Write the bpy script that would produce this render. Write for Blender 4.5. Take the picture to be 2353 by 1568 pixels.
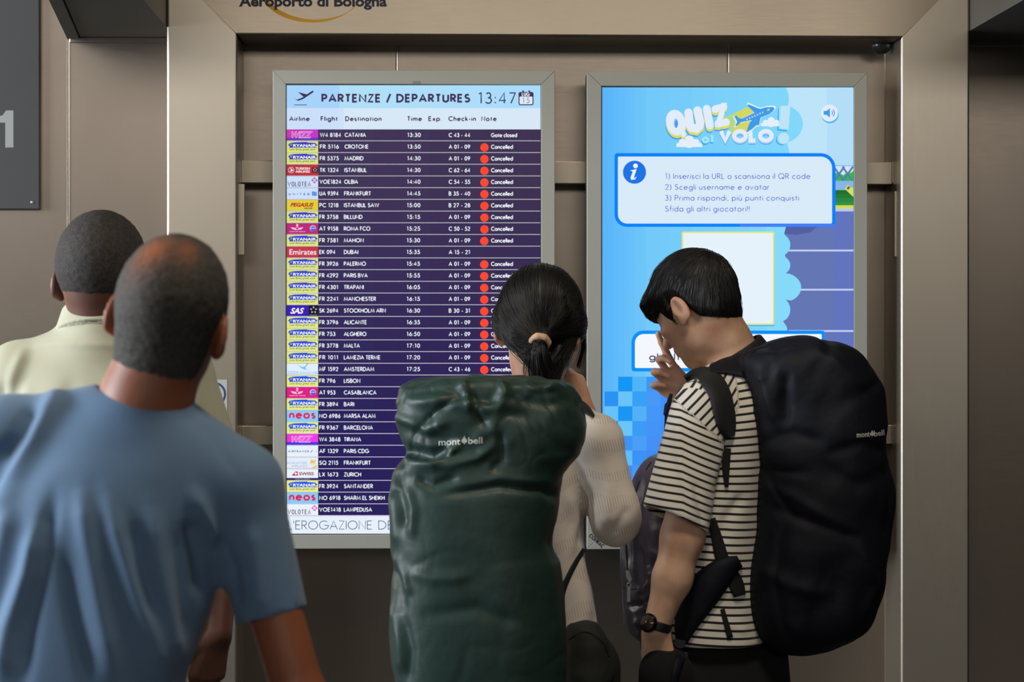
import bpy, bmesh, math
import numpy as np
from mathutils import Vector, Matrix
from mathutils.bvhtree import BVHTree
from mathutils.geometry import tessellate_polygon

# ---------------------------------------------------------------- camera, world, lights, exposure
scn = bpy.context.scene
COL = scn.collection
for o in list(bpy.data.objects): bpy.data.objects.remove(o)
LENS = 83.5
F = LENS / 36.0 * 2353.0                       # focal length in photo pixels
CAMZ = 1.5
cam_d = bpy.data.cameras.new('camera'); cam = bpy.data.objects.new('camera', cam_d); COL.objects.link(cam)
cam.location = (0, 0, CAMZ); cam.rotation_euler = (math.pi/2, 0, 0)
cam_d.lens = LENS; cam_d.sensor_width = 36.0; cam_d.clip_end = 100
cam_d.dof.use_dof = True; cam_d.dof.focus_distance = 5.35; cam_d.dof.aperture_fstop = 5.0
scn.camera = cam
scn.view_settings.view_transform = 'Standard'; scn.view_settings.look = 'None'
scn.view_settings.gamma = 1.0; scn.view_settings.exposure = 0.0; scn.view_settings.use_curve_mapping = False
world = bpy.data.worlds.new('world'); scn.world = world; world.use_nodes = True
bg = world.node_tree.nodes['Background']; bg.inputs[0].default_value = (0.80, 0.84, 0.92, 1); bg.inputs[1].default_value = 0.020

def area(name, loc, target, size, power, color):
    l = bpy.data.lights.new(name, 'AREA'); l.shape = 'RECTANGLE'; l.size, l.size_y = size
    l.energy = power; l.color = color
    o = bpy.data.objects.new(name, l); COL.objects.link(o); o.location = loc
    d = Vector(target) - Vector(loc); o.rotation_euler = d.to_track_quat('-Z', 'Y').to_euler()
    return o
area('window_daylight', (-5.4, 3.5, 2.35), (0, 4.6, 1.3), (2.8, 2.2), 470, (0.88, 0.94, 1.0))
area('hall_fill', (0.2, -6.5, 3.9), (0.2, 6.0, 2.0), (11.0, 1.6), 195, (1.0, 0.95, 0.88))  # unseen fill added high behind the camera, stretched wide so the steel reflects it
area('ceiling_downlight', (0.45, 3.2, 4.15), (0.45, 3.6, 0), (0.7, 0.7), 48, (1.0, 0.86, 0.66))

# ---------------------------------------------------------------- materials
def s2l(c):
    return tuple((x/12.92 if x <= 0.04045 else ((x+0.055)/1.055)**2.4) for x in c)
def hexc(h):
    h = h.lstrip('#'); return s2l([int(h[i:i+2], 16)/255 for i in (0, 2, 4)])
MC = {}
def emis(h, k=1.0):
    key = ('e', h, k)
    if key not in MC:
        m = bpy.data.materials.new('screen_'+h.strip('#')); m.use_nodes = True; nt = m.node_tree; nt.nodes.clear()
        e = nt.nodes.new('ShaderNodeEmission'); o = nt.nodes.new('ShaderNodeOutputMaterial')
        e.inputs[0].default_value = (*hexc(h), 1); e.inputs[1].default_value = k
        nt.links.new(e.outputs[0], o.inputs[0]); MC[key] = m
    return MC[key]
def mat(name, color, rough=0.6, metal=0.0, spec=0.5, bump=None, sss=0.0, tint=None, sheen=0.0, coat=0.0, aniso=0.0, bumps=None):
    """bump/bumps = (scale, strength, distance, stretch xyz, detail); tint = (color2, scale, contrast, stretch)"""
    m = bpy.data.materials.new(name); m.use_nodes = True; nt = m.node_tree; b = nt.nodes['Principled BSDF']
    c = hexc(color) if isinstance(color, str) else color
    b.inputs['Base Color'].default_value = (*c, 1); b.inputs['Roughness'].default_value = rough
    b.inputs['Metallic'].default_value = metal; b.inputs['Specular IOR Level'].default_value = spec
    b.inputs['Anisotropic'].default_value = aniso
    if sheen: b.inputs['Sheen Weight'].default_value = sheen
    if coat: b.inputs['Coat Weight'].default_value = coat; b.inputs['Coat Roughness'].default_value = 0.2
    if sss:
        b.inputs['Subsurface Weight'].default_value = sss; b.inputs['Subsurface Radius'].default_value = (1.0, 0.32, 0.18)
        b.inputs['Subsurface Scale'].default_value = 0.012
    tc = nt.nodes.new('ShaderNodeTexCoord')
    def noise(scale, stretch, detail):
        mp = nt.nodes.new('ShaderNodeMapping'); mp.inputs['Scale'].default_value = stretch
        n = nt.nodes.new('ShaderNodeTexNoise'); n.inputs['Scale'].default_value = scale; n.inputs['Detail'].default_value = detail
        nt.links.new(tc.outputs['Object'], mp.inputs[0]); nt.links.new(mp.outputs[0], n.inputs[0]); return n
    prev = None
    for bp in ([bump] if bump else []) + (bumps or []):
        n = noise(bp[0], bp[3] if len(bp) > 3 else (1, 1, 1), bp[4] if len(bp) > 4 else 3)
        bn = nt.nodes.new('ShaderNodeBump'); bn.inputs['Strength'].default_value = bp[1]; bn.inputs['Distance'].default_value = bp[2]
        nt.links.new(n.outputs[0], bn.inputs['Height'])
        if prev: nt.links.new(prev.outputs[0], bn.inputs['Normal'])
        nt.links.new(bn.outputs[0], b.inputs['Normal']); prev = bn
    if tint:
        n = noise(tint[1], tint[3] if len(tint) > 3 else (1, 1, 1), 4)
        r = nt.nodes.new('ShaderNodeMapRange'); r.inputs[1].default_value = 0.5-tint[2]; r.inputs[2].default_value = 0.5+tint[2]
        mx = nt.nodes.new('ShaderNodeMix'); mx.data_type = 'RGBA'
        c2 = hexc(tint[0]) if isinstance(tint[0], str) else tint[0]
        mx.inputs[6].default_value = (*c, 1); mx.inputs[7].default_value = (*c2, 1)
        nt.links.new(n.outputs[0], r.inputs[0]); nt.links.new(r.outputs[0], mx.inputs[0]); nt.links.new(mx.outputs[2], b.inputs['Base Color'])
    return m
def steel(name, c1, c2, rough, stretch):
    m = mat(name, c1, rough, 1.0, bumps=[(90, 0.012, 0.001, stretch, 2)], tint=(c2, 1.3, 0.22, (1, 1, 0.6)), aniso=0.35)
    nt = m.node_tree; b = nt.nodes['Principled BSDF']; tc = nt.nodes.new('ShaderNodeTexCoord')
    mp = nt.nodes.new('ShaderNodeMapping'); mp.inputs['Scale'].default_value = stretch
    n = nt.nodes.new('ShaderNodeTexNoise'); n.inputs['Scale'].default_value = 45; n.inputs['Detail'].default_value = 4
    r = nt.nodes.new('ShaderNodeMapRange'); r.inputs[3].default_value = rough-0.03; r.inputs[4].default_value = rough+0.04
    nt.links.new(tc.outputs['Object'], mp.inputs[0]); nt.links.new(mp.outputs[0], n.inputs[0])
    nt.links.new(n.outputs[0], r.inputs[0]); nt.links.new(r.outputs[0], b.inputs['Roughness'])
    return m
M_PANEL = steel('wall_steel', '#a29689', '#90857a', 0.33, (0.6, 0.6, 12))
M_PORTAL_V = steel('portal_steel', '#c6bcad', '#b4aa9b', 0.36, (14, 14, 0.5))
M_PORTAL_H = steel('beam_steel', '#a89b8a', '#988c7c', 0.30, (0.5, 0.5, 14))
M_RAIL = steel('rail_steel', '#b4a998', '#a59a8b', 0.40, (0.5, 0.5, 14))
M_BULK = mat('bulkhead_paint', '#6a6862', 0.5, 0.3, tint=('#5c5a56', 2, 0.3))
M_DARK = mat('dark_gap', '#1b1b1b', 0.7)
M_EDGE = mat('polished_edge', '#e6e2dc', 0.25, 1.0)
M_BEZEL = mat('bezel_aluminium', '#a9aaa2', 0.5, 0.2, bump=(900, 0.08, 0.0005))
M_SIGN = mat('sign_charcoal', '#454545', 0.5, bump=(500, 0.05, 0.0005))
M_FLOOR = mat('floor_stone', '#3a3836', 0.35, tint=('#302e2d', 3, 0.2))
M_CEIL = mat('ceiling_paint', '#6e6a64', 0.8)

# ---------------------------------------------------------------- scene helpers
def link(name, me, parent=None, material=None, loc=None):
    o = bpy.data.objects.new(name, me); COL.objects.link(o)
    if parent is not None: o.parent = parent
    if loc is not None: o.location = loc
    if material is not None:
        me.materials.clear(); me.materials.append(material)
    return o
def tag(o, label=None, cat=None, group=None, kind=None):
    for k, v in (('label', label), ('category', cat), ('group', group), ('kind', kind)):
        if v: o[k] = v
    return o
def empty(name, loc, label, cat, group=None):
    o = bpy.data.objects.new(name, None); COL.objects.link(o); o.location = loc; o.empty_display_size = 0.05
    PAR[o.name] = Vector(loc); return tag(o, label, cat, group)
PAR = {}
def mesh_np(name, V, Fc, smooth=True):
    me = bpy.data.meshes.new(name); V = np.asarray(V, np.float32); Fc = np.asarray(Fc, np.int32); k = Fc.shape[1]
    me.vertices.add(len(V)); me.vertices.foreach_set('co', V.ravel())
    me.loops.add(Fc.size); me.loops.foreach_set('vertex_index', Fc.ravel())
    me.polygons.add(len(Fc)); me.polygons.foreach_set('loop_start', np.arange(0, Fc.size, k, dtype=np.int32))
    me.polygons.foreach_set('loop_total', np.full(len(Fc), k, np.int32))
    me.polygons.foreach_set('use_smooth', np.full(len(Fc), smooth, bool))
    me.update(calc_edges=True); return me
def add_mesh(name, V, Fc, material, parent=None, smooth=True):
    """V in world coordinates; stored relative to the parent's origin"""
    V = np.asarray(V, np.float64)
    off = np.array(PAR[parent.name]) if parent is not None and parent.name in PAR else np.zeros(3)
    o = link(name, mesh_np(name, V-off, Fc, smooth), parent, material)
    PAR[o.name] = Vector(off); return o
def add_faces(name, verts, faces, material, parent=None, bevel=0.0, seg=2, smooth=False, skip_mitre=False):
    me = bpy.data.meshes.new(name)
    off = PAR[parent.name] if parent is not None and parent.name in PAR else Vector((0, 0, 0))
    me.from_pydata([Vector(v)-off for v in verts], [], faces); me.update()
    bm = bmesh.new(); bm.from_mesh(me); bmesh.ops.recalc_face_normals(bm, faces=bm.faces)
    def diag(e):
        d = e.verts[0].co-e.verts[1].co; return skip_mitre and abs(d.z) > .01 and math.hypot(d.x, d.y) > .01
    if bevel: bmesh.ops.bevel(bm, geom=[e for e in bm.edges if not diag(e)], offset=bevel, segments=seg, affect='EDGES', profile=0.5)
    if smooth:
        for f in bm.faces: f.smooth = True
    bm.to_mesh(me); bm.free()
    o = link(name, me, parent, material); PAR[o.name] = Vector(off)
    return o
def P(px, py, Y):
    """photo pixel -> world point at distance Y"""
    return np.array([(px-1176.5)*Y/F, Y, CAMZ-(py-784.0)*Y/F])

# wall frame: origin straight ahead, turned 2 degrees
TH = math.radians(2.0); Y0 = 6.0
WU = Vector((math.cos(TH), math.sin(TH), 0)); WM = Vector((-math.sin(TH), math.cos(TH), 0)); WO = Vector((0, Y0, 0))
CAMP = Vector((0, 0, CAMZ))
def WP(u, w, z): return WO + WU*u + WM*w + Vector((0, 0, z))
def UZ(px, py, w):
    r = Vector(((px-1176.5)/F, 1, -(py-784.0)/F)); t = (w + (WO-CAMP).dot(WM))/r.dot(WM)
    p = CAMP + r*t; return (p-WO).dot(WU), p.z
def W(px, py, w):
    u, z = UZ(px, py, w); return WP(u, w, z)
def wall_poly(name, pts, w0, w1, material, parent=None, bevel=0.0, seg=2, skip_mitre=False):
    """pts: (u,z) outline; extruded from depth w0 to w1"""
    n = len(pts); V = [WP(u, w0, z) for u, z in pts] + [WP(u, w1, z) for u, z in pts]
    Fs = [list(range(n)), list(range(2*n-1, n-1, -1))] + [[i, (i+1) % n, n+(i+1) % n, n+i] for i in range(n)]
    return add_faces(name, V, Fs, material, parent, bevel, seg, False, skip_mitre)
def wall_box(name, px0, py0, px1, py1, w0, w1, material, parent=None, bevel=0.0, seg=2, z0=None, z1=None, u0=None, u1=None):
    a = UZ(px0, py0, w0); b = UZ(px1, py1, w0); pm = (px0+px1)/2
    zt = UZ(pm, py0, w0)[1] if z1 is None else z1; zb = UZ(pm, py1, w0)[1] if z0 is None else z0
    ua = a[0] if u0 is None else u0; ub = b[0] if u1 is None else u1
    return wall_poly(name, [(ua, zb), (ub, zb), (ub, zt), (ua, zt)], w0, w1, material, parent, bevel, seg)
# ---------------------------------------------------------------- flat print: geometric stroke letters and shapes
def arc(cx, cy, rx, ry, a0, a1, n=None):
    n = n or max(4, int(abs(a1-a0)/15))
    return [(cx+rx*math.cos(math.radians(a0+(a1-a0)*i/n)), cy+ry*math.sin(math.radians(a0+(a1-a0)*i/n))) for i in range(n+1)]
def ring(cx, cy, rx, ry): return arc(cx, cy, rx, ry, 0, 360, 24)
G = {
 'A': (.76, [[(0, 0), (.38, 1), (.76, 0)], [(.13, .33), (.63, .33)]]),
 'B': (.52, [[(0, 0), (0, 1), (.24, 1)]+arc(.24, .77, .22, .23, 90, -90)+[(0, .54)], [(.24, .54)]+arc(.26, .27, .26, .27, 90, -90)+[(0, 0)]]),
 'C': (.78, [arc(.48, .5, .48, .5, 48, 312)]),
 'D': (.68, [[(0, 0), (0, 1), (.2, 1)]+arc(.2, .5, .48, .5, 90, -90)+[(0, 0)]]),
 'E': (.46, [[(.46, 1), (0, 1), (0, 0), (.46, 0)], [(0, .52), (.42, .52)]]),
 'F': (.44, [[(.44, 1), (0, 1), (0, 0)], [(0, .52), (.4, .52)]]),
 'G': (.92, [arc(.48, .5, .48, .5, 48, 356)+[(.5, .46)]]),
 'H': (.62, [[(0, 0), (0, 1)], [(.62, 0), (.62, 1)], [(0, .52), (.62, .52)]]),
 'I': (0, [[(0, 0), (0, 1)]]),
 'J': (.3, [[(.3, 1), (.3, .15)]+arc(.12, .15, .18, .2, 0, -110)]),
 'K': (.56, [[(0, 0), (0, 1)], [(.52, 1), (.02, .5)], [(.14, .6), (.56, 0)]]),
 'L': (.4, [[(0, 1), (0, 0), (.4, 0)]]),
 'M': (.9, [[(0, 0), (.12, 1), (.45, .1), (.78, 1), (.9, 0)]]),
 'N': (.68, [[(0, 0), (0, 1), (.68, 0), (.68, 1)]]),
 'O': (.96, [ring(.48, .5, .48, .5)]),
 'P': (.48, [[(0, 0), (0, 1), (.22, 1)]+arc(.22, .73, .26, .27, 90, -90)+[(0, .46)]]),
 'Q': (.96, [ring(.48, .5, .48, .5), [(.58, .3), (.95, -.06)]]),
 'R': (.5, [[(0, 0), (0, 1), (.22, 1)]+arc(.22, .74, .26, .26, 90, -90)+[(0, .48)], [(.2, .48), (.52, 0)]]),
 'S': (.5, [arc(.25, .76, .2, .24, 30, 270)+arc(.25, .26, .25, .26, 88, -150)]),
 'T': (.5, [[(0, 1), (.5, 1)], [(.25, 1), (.25, 0)]]),
 'U': (.58, [[(0, 1), (0, .29)]+arc(.29, .29, .29, .29, 180, 360)+[(.58, 1)]]),
 'V': (.7, [[(0, 1), (.35, 0), (.7, 1)]]),
 'W': (1.08, [[(0, 1), (.27, 0), (.54, 1), (.81, 0), (1.08, 1)]]),
 'X': (.64, [[(0, 0), (.62, 1)], [(.02, 1), (.64, 0)]]),
 'Y': (.6, [[(0, 1), (.3, .45), (.6, 1)], [(.3, .45), (.3, 0)]]),
 'Z': (.56, [[(.02, 1), (.54, 1), (0, 0), (.56, 0)]]),
 '0': (.52, [ring(.26, .5, .26, .5)]), '1': (.3, [[(.02, .9), (.22, 1), (.22, 0)]]),
 '2': (.52, [arc(.26, .72, .24, .28, 165, -35)+[(0, 0), (.52, 0)]]),
 '3': (.48, [arc(.23, .76, .19, .24, 150, -90)+arc(.22, .27, .26, .27, 88, -150)]),
 '4': (.56, [[(.42, 0), (.42, 1), (0, .27), (.56, .27)]]),
 '5': (.5, [[(.47, 1), (.16, 1), (.07, .55)]+arc(.22, .31, .27, .31, 120, -150)]),
 '6': (.52, [[(.38, 1), (.06, .42)], ring(.26, .29, .26, .29)]),
 '7': (.5, [[(0, 1), (.5, 1), (.12, 0)]]),
 '8': (.5, [ring(.25, .76, .19, .24), ring(.25, .26, .25, .26)]),
 '9': (.52, [[(.14, 0), (.46, .58)], ring(.26, .71, .26, .29)]),
 ':': (.06, [[(.03, .12), (.03, 0)], [(.03, .6), (.03, .48)]]), '.': (.05, [[(0, .08), (0, 0)]]), ',': (.1, [[(.08, .1), (0, -.14)]]),
 '-': (.26, [[(0, .34), (.26, .34)]]), '/': (.42, [[(0, -.12), (.42, 1.12)]]), "'": (.02, [[(0, 1), (0, .72)]]),
 ')': (.2, [arc(-.25, .42, .42, .72, 52, -52)]), '!': (.04, [[(0, 1), (0, .3)], [(0, .1), (0, 0)]]),
 'a': (.56, [ring(.28, .31, .28, .31), [(.56, .62), (.56, 0)]]),
 'b': (.56, [ring(.28, .31, .28, .31), [(0, 1.05), (0, 0)]]),
 'c': (.48, [arc(.3, .31, .3, .31, 50, 310)]),
 'd': (.56, [ring(.28, .31, .28, .31), [(.56, 1.05), (.56, 0)]]),
 'e': (.58, [[(.02, .33)]+arc(.29, .31, .29, .31, 6, 318)]),
 'f': (.28, [[(.1, 0), (.1, .82)]+arc(.26, .84, .16, .2, 180, 80), [(0, .6), (.27, .6)]]),
 'g': (.56, [ring(.28, .31, .28, .31), [(.56, .62), (.56, -.06)]+arc(.28, -.06, .28, .24, 0, -155)]),
 'h': (.46, [[(0, 1.05), (0, 0)], arc(.23, .37, .23, .25, 180, 0)+[(.46, 0)]]),
 'i': (0, [[(0, .62), (0, 0)], [(0, .92), (0, .82)]]), 'l': (0, [[(0, 1.05), (0, 0)]]),
 'k': (.42, [[(0, 1.05), (0, 0)], [(.38, .62), (.02, .3)], [(.12, .38), (.42, 0)]]),
 'm': (.8, [[(0, .62), (0, 0)], arc(.2, .4, .2, .22, 180, 0)+[(.4, 0)], arc(.6, .4, .2, .22, 180, 0)+[(.8, 0)]]),
 'n': (.46, [[(0, .62), (0, 0)], arc(.23, .37, .23, .25, 180, 0)+[(.46, 0)]]),
 'o': (.6, [ring(.3, .31, .3, .31)]),
 'p': (.56, [ring(.28, .31, .28, .31), [(0, .62), (0, -.32)]]),
 'q': (.56, [ring(.28, .31, .28, .31), [(.56, .62), (.56, -.32)]]),
 'r': (.24, [[(0, .62), (0, 0)], arc(.2, .4, .2, .22, 180, 75)]),
 's': (.32, [arc(.16, .47, .14, .15, 30, 270)+arc(.16, .16, .16, .16, 88, -150)]),
 't': (.26, [[(.12, .88), (.12, 0)], [(0, .62), (.26, .62)]]),
 'u': (.46, [[(.46, .62), (.46, 0)], [(0, .62)]+arc(.23, .25, .23, .25, 180, 360)]),
 'v': (.46, [[(0, .62), (.23, 0), (.46, .62)]]), 'x': (.42, [[(0, .62), (.42, 0)], [(.42, .62), (0, 0)]]),
 'w': (.74, [[(0, .62), (.18, 0), (.37, .62), (.56, 0), (.74, .62)]]), 'y': (.46, [[(0, .62), (.24, 0)], [(.46, .62), (.12, -.3)]]),
 'z': (.42, [[(0, .6), (.4, .6), (0, 0), (.42, 0)]]),
 'ù': (.46, [[(.46, .62), (.46, 0)], [(0, .62)]+arc(.23, .25, .23, .25, 180, 360), [(.1, .95), (.26, .78)]]),
 ' ': (.12, []),
}
BF = {}
def bfont(s, offset=0.0, shear=0.0):
    """letters of Blender's built-in font as a 2D triangle mesh, cap height 1"""
    key = (s, offset, shear)
    if key not in BF:
        cu = bpy.data.curves.new('t', 'FONT'); cu.body = s; cu.size = 1.0; cu.offset = offset; cu.shear = shear; cu.resolution_u = 3
        ob = bpy.data.objects.new('t', cu); COL.objects.link(ob); bpy.context.view_layer.update()
        me = bpy.data.meshes.new_from_object(ob.evaluated_get(bpy.context.evaluated_depsgraph_get()))
        V = [(v.co.x/0.73, v.co.y/0.73) for v in me.vertices]; Fs = [list(p.vertices) for p in me.polygons]
        bpy.data.objects.remove(ob); bpy.data.curves.remove(cu); bpy.data.meshes.remove(me); BF[key] = (V, Fs)
    return BF[key]
class Art:
    def __init__(s, w, mode='e', mapper=None):
        s.w, s.mode, s.V, s.F, s.M, s.mats = w, mode, [], [], [], []; s.map = mapper
    def mi(s, c):
        if c not in s.mats: s.mats.append(c)
        return s.mats.index(c)
    def raw(s, pts, faces, c, layer):
        b = len(s.V); w = s.w-layer*0.00025; k = s.mi(c)
        s.V += [(s.map(x, y, layer) if s.map else W(x, y, w)) for x, y in pts]
        s.F += [[b+i for i in f] for f in faces]; s.M += [k]*len(faces)
    def poly(s, pts, c, layer=1):
        if len(pts) < 5 and len(pts) > 2 and layer >= 0 and len(pts) == 4: s.raw(pts, [[0, 1, 2], [0, 2, 3]], c, layer)
        else: s.raw(pts, [list(t) for t in tessellate_polygon([[Vector((x, y, 0)) for x, y in pts]])], c, layer)
    def rect(s, x0, y0, x1, y1, c, layer=1): s.raw([(x0, y0), (x1, y0), (x1, y1), (x0, y1)], [[0, 1, 2, 3]], c, layer)
    def grad(s, x0, y0, x1, y1, ca, cb, n, layer=1, vert=False):
        a = [int(ca[i:i+2], 16) for i in (1, 3, 5)]; b = [int(cb[i:i+2], 16) for i in (1, 3, 5)]
        for i in range(n):
            t = (i+.5)/n; c = '#%02x%02x%02x' % tuple(int(round(p+(q-p)*t)) for p, q in zip(a, b))
            if vert: s.rect(x0, y0+(y1-y0)*i/n, x1, y0+(y1-y0)*(i+1)/n, c, layer)
            else: s.rect(x0+(x1-x0)*i/n, y0, x0+(x1-x0)*(i+1)/n, y1, c, layer)
    def disc(s, cx, cy, r, c, layer=1, ry=None, n=24):
        s.raw([(cx, cy)]+[(cx+r*math.cos(2*math.pi*i/n), cy+(ry or r)*math.sin(2*math.pi*i/n)) for i in range(n)],
              [[0, 1+i, 1+(i+1) % n] for i in range(n)], c, layer)
    def rrect(s, x0, y0, x1, y1, rr, c, layer=1):
        if not isinstance(rr, tuple): rr = (rr,)*4           # tl tr br bl
        p = []
        for (cx, cy, a, r) in ((x0, y0, 180, rr[0]), (x1, y0, 270, rr[1]), (x1, y1, 0, rr[2]), (x0, y1, 90, rr[3])):
            ox = cx+(r if cx == x0 else -r); oy = cy+(r if cy == y0 else -r)
            p += [(ox+r*math.cos(math.radians(a+15*i)), oy+r*math.sin(math.radians(a+15*i))) for i in range(7)] if r > 0.5 else [(cx, cy)]
        s.poly(p, c, layer)
    def stroke(s, pts, hw, c, layer=1, rnd=False):
        P2 = [Vector(p) for p in pts]; q = [P2[0]]
        for p in P2[1:]:
            if (p-q[-1]).length > 1e-4: q.append(p)
        P2 = q; n = len(P2)
        if n < 2: return
        closed = (P2[0]-P2[-1]).length < 1e-3
        if closed: P2 = P2[:-1]; n -= 1
        L, R = [], []
        for i in range(n):
            a = P2[(i-1) % n] if (closed or i) else None; b = P2[(i+1) % n] if (closed or i < n-1) else None
            d1 = (P2[i]-a).normalized() if a is not None else None; d2 = (b-P2[i]).normalized() if b is not None else None
            if d1 is None: d1 = d2
            if d2 is None: d2 = d1
            n1 = Vector((-d1.y, d1.x)); n2 = Vector((-d2.y, d2.x)); m = n1+n2
            if m.length < 0.3: m = n1; k = 1
            else: m.normalize(); k = min(1/max(m.dot(n1), 0.35), 1.4)
            L.append(P2[i]+m*hw*k); R.append(P2[i]-m*hw*k)
        V = [tuple(v) for v in L+R]
        Fs = [[i, (i+1) % n, n+(i+1) % n, n+i] for i in range(n if closed else n-1)]
        s.raw(V, Fs, c, layer)
        if rnd:
            for p in P2: s.disc(p.x, p.y, hw, c, layer, n=12)
    def text(s, t, x, base, cap, c, wt=0.16, width=None, layer=2, track=0.07, rot=0, rnd=False, shear=0, font=None, vk=1.0):
        """stroke lettering; x left, base baseline, cap cap height, all in photo px; width fits the whole string"""
        font = font or G; hw = cap*wt/2; adv = 0; items = []
        for ch in t:
            w_, st = font.get(ch, font[' ']); items.append((adv, st)); adv += w_*(1-wt)+wt+track
        tot = (adv-track)*cap; k = (width/tot) if width else 1.0
        ca, sa = math.cos(rot), math.sin(rot)
        for a, st in items:
            for line in st:
                pts = []
                for gx, gy in line:
                    X = (a*cap+hw+gx*(1-wt)*cap)*k; Y = hw+gy*(cap-2*hw); X += shear*Y
                    pts.append((x+X*ca+Y*sa, base-Y*ca+X*sa))
                s.stroke(pts, hw, c, layer, rnd)
        return x+tot*k
    def btext(s, t, x, base, cap, c, offset=0.02, width=None, layer=2, shear=0.0, rot=0):
        V, Fs = bfont(t, offset, shear)
        if not V: return
        x0 = min(v[0] for v in V); x1 = max(v[0] for v in V); k = (width/((x1-x0)*cap)) if width else 1.0
        ca, sa = math.cos(rot), math.sin(rot); q = []
        for vx, vy in V:
            X = (vx-x0)*cap*k; Y = vy*cap; q.append((x+X*ca+Y*sa, base-Y*ca+X*sa))
        s.raw(q, Fs, c, layer)
    def build(s, name, parent=None, mats=None):
        me = bpy.data.meshes.new(name)
        off = PAR[parent.name] if parent is not None and parent.name in PAR else Vector((0, 0, 0))
        me.from_pydata([Vector(v)-off for v in s.V], [], s.F)
        for c in s.mats:
            me.materials.append(emis(c) if s.mode == 'e' else (paint(c)))
        me.polygons.foreach_set('material_index', s.M); me.update()
        o = bpy.data.objects.new(name, me); COL.objects.link(o)
        if parent is not None: o.parent = parent
        PAR[o.name] = Vector(off); return o
def paint(c):
    if ('p', c) not in MC: MC[('p', c)] = mat('print_'+c.strip('#'), c, 0.55)
    return MC[('p', c)]

# ---------------------------------------------------------------- setting
WB = 0.16            # depth of the steel cladding behind the portal face
floor = add_faces('floor', [(-6, -8, -.05), (6, -8, -.05), (6, 7, -.05), (-6, 7, -.05), (-6, -8, 0), (6, -8, 0), (6, 7, 0), (-6, 7, 0)],
    [[0, 1, 2, 3], [4, 5, 6, 7], [0, 1, 5, 4], [1, 2, 6, 5], [2, 3, 7, 6], [3, 0, 4, 7]], M_FLOOR); tag(floor, kind='structure')
ceil = add_faces('ceiling', [(-6, -8, 4.3), (6, -8, 4.3), (6, 7, 4.3), (-6, 7, 4.3), (-6, -8, 4.4), (6, -8, 4.4), (6, 7, 4.4), (-6, 7, 4.4)],
    [[0, 1, 2, 3], [4, 5, 6, 7], [0, 1, 5, 4], [1, 2, 6, 5], [2, 3, 7, 6], [3, 0, 4, 7]], M_CEIL); tag(ceil, kind='structure')
wall = wall_poly('wall_back', [(-6, 0), (5.7, 0), (5.7, 4.3), (-6, 4.3)], WB+0.02, WB+0.12, M_DARK); tag(wall, kind='structure')
seams = [-6.0, -3.4, UZ(157, 600, WB)[0], UZ(390, 600, WB)[0], UZ(912, 130, WB)[0], UZ(1673, 130, WB)[0], UZ(2220, 130, WB)[0], 3.2, 5.7]
for a, b in zip(seams[:-1], seams[1:]):
    wall_poly('steel_panel', [(a+.0018, 0.003), (b-.0018, 0.003), (b-.0018, 4.29), (a+.0018, 4.29)], WB, WB+.018, M_PANEL, wall, 0.0015, 1)
for sx in (158.8, 912.8, 1673.8):
    u = UZ(sx, 600, WB)[0]; wall_poly('panel_edge_bead', [(u-.0012, .01), (u+.0012, .01), (u+.0012, 4.28), (u-.0012, 4.28)], WB-.0025, WB, M_EDGE, wall)

# bulkheads over the cladding, either side of the portal
def bulkhead(pts_px, name='trim_1'):
    pass
zb = UZ(300, 86, WB)[1]
def ground_u(px, py):        # point on the plane z=zb seen at this pixel, as (u,w)
    r = Vector(((px-1176.5)/F, 1, -(py-784.0)/F)); t = (zb-CAMZ)/r.z; p = CAMP+r*t
    return (p-WO).dot(WU), (p-WO).dot(WM)
a = ground_u(160, 90); b_ = ground_u(118, 0); k = (b_[0]-a[0])/(b_[1]-a[1])
def uw_prism(name, uw, z0, z1, m, parent=None, bevel=0):
    n = len(uw); V = [WP(u, w, z0) for u, w in uw]+[WP(u, w, z1) for u, w in uw]
    return add_faces(name, V, [list(range(n)), list(range(2*n-1, n-1, -1))]+[[i, (i+1) % n, n+(i+1) % n, n+i] for i in range(n)], m, parent, bevel)
uR = UZ(383, 100, -.05)[0]-.001
wf = -1.05
bl = uw_prism('trim_1', [(a[0]+.034, WB-.001), (uR, WB-.001), (uR, wf), (a[0]+.034+k*(wf-WB), wf)], zb, 3.4, M_BULK); tag(bl, kind='structure')
uw_prism('bulkhead_flange', [(a[0], WB-.001), (a[0]+.030, WB-.001), (a[0]+.030+k*(wf-WB), wf), (a[0]+k*(wf-WB), wf)], zb-.004, 3.4, M_BULK, bl)
uL = UZ(2228, 100, -.05)[0]+.001
br = uw_prism('trim_2', [(uL, WB-.001), (5.6, WB-.001), (5.6, wf), (uL, wf)], UZ(2290, 95, WB)[1], 3.4, M_BULK); tag(br, kind='structure')
t3 = wall_box('trim_3', 160, 86, 385, 98, WB-.006, WB, M_PANEL, None, .001); tag(t3, kind='structure')
t4 = wall_box('trim_4', 2226, 96, 3200, 108, WB-.006, WB, M_PANEL, None, .001); tag(t4, kind='structure')

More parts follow.
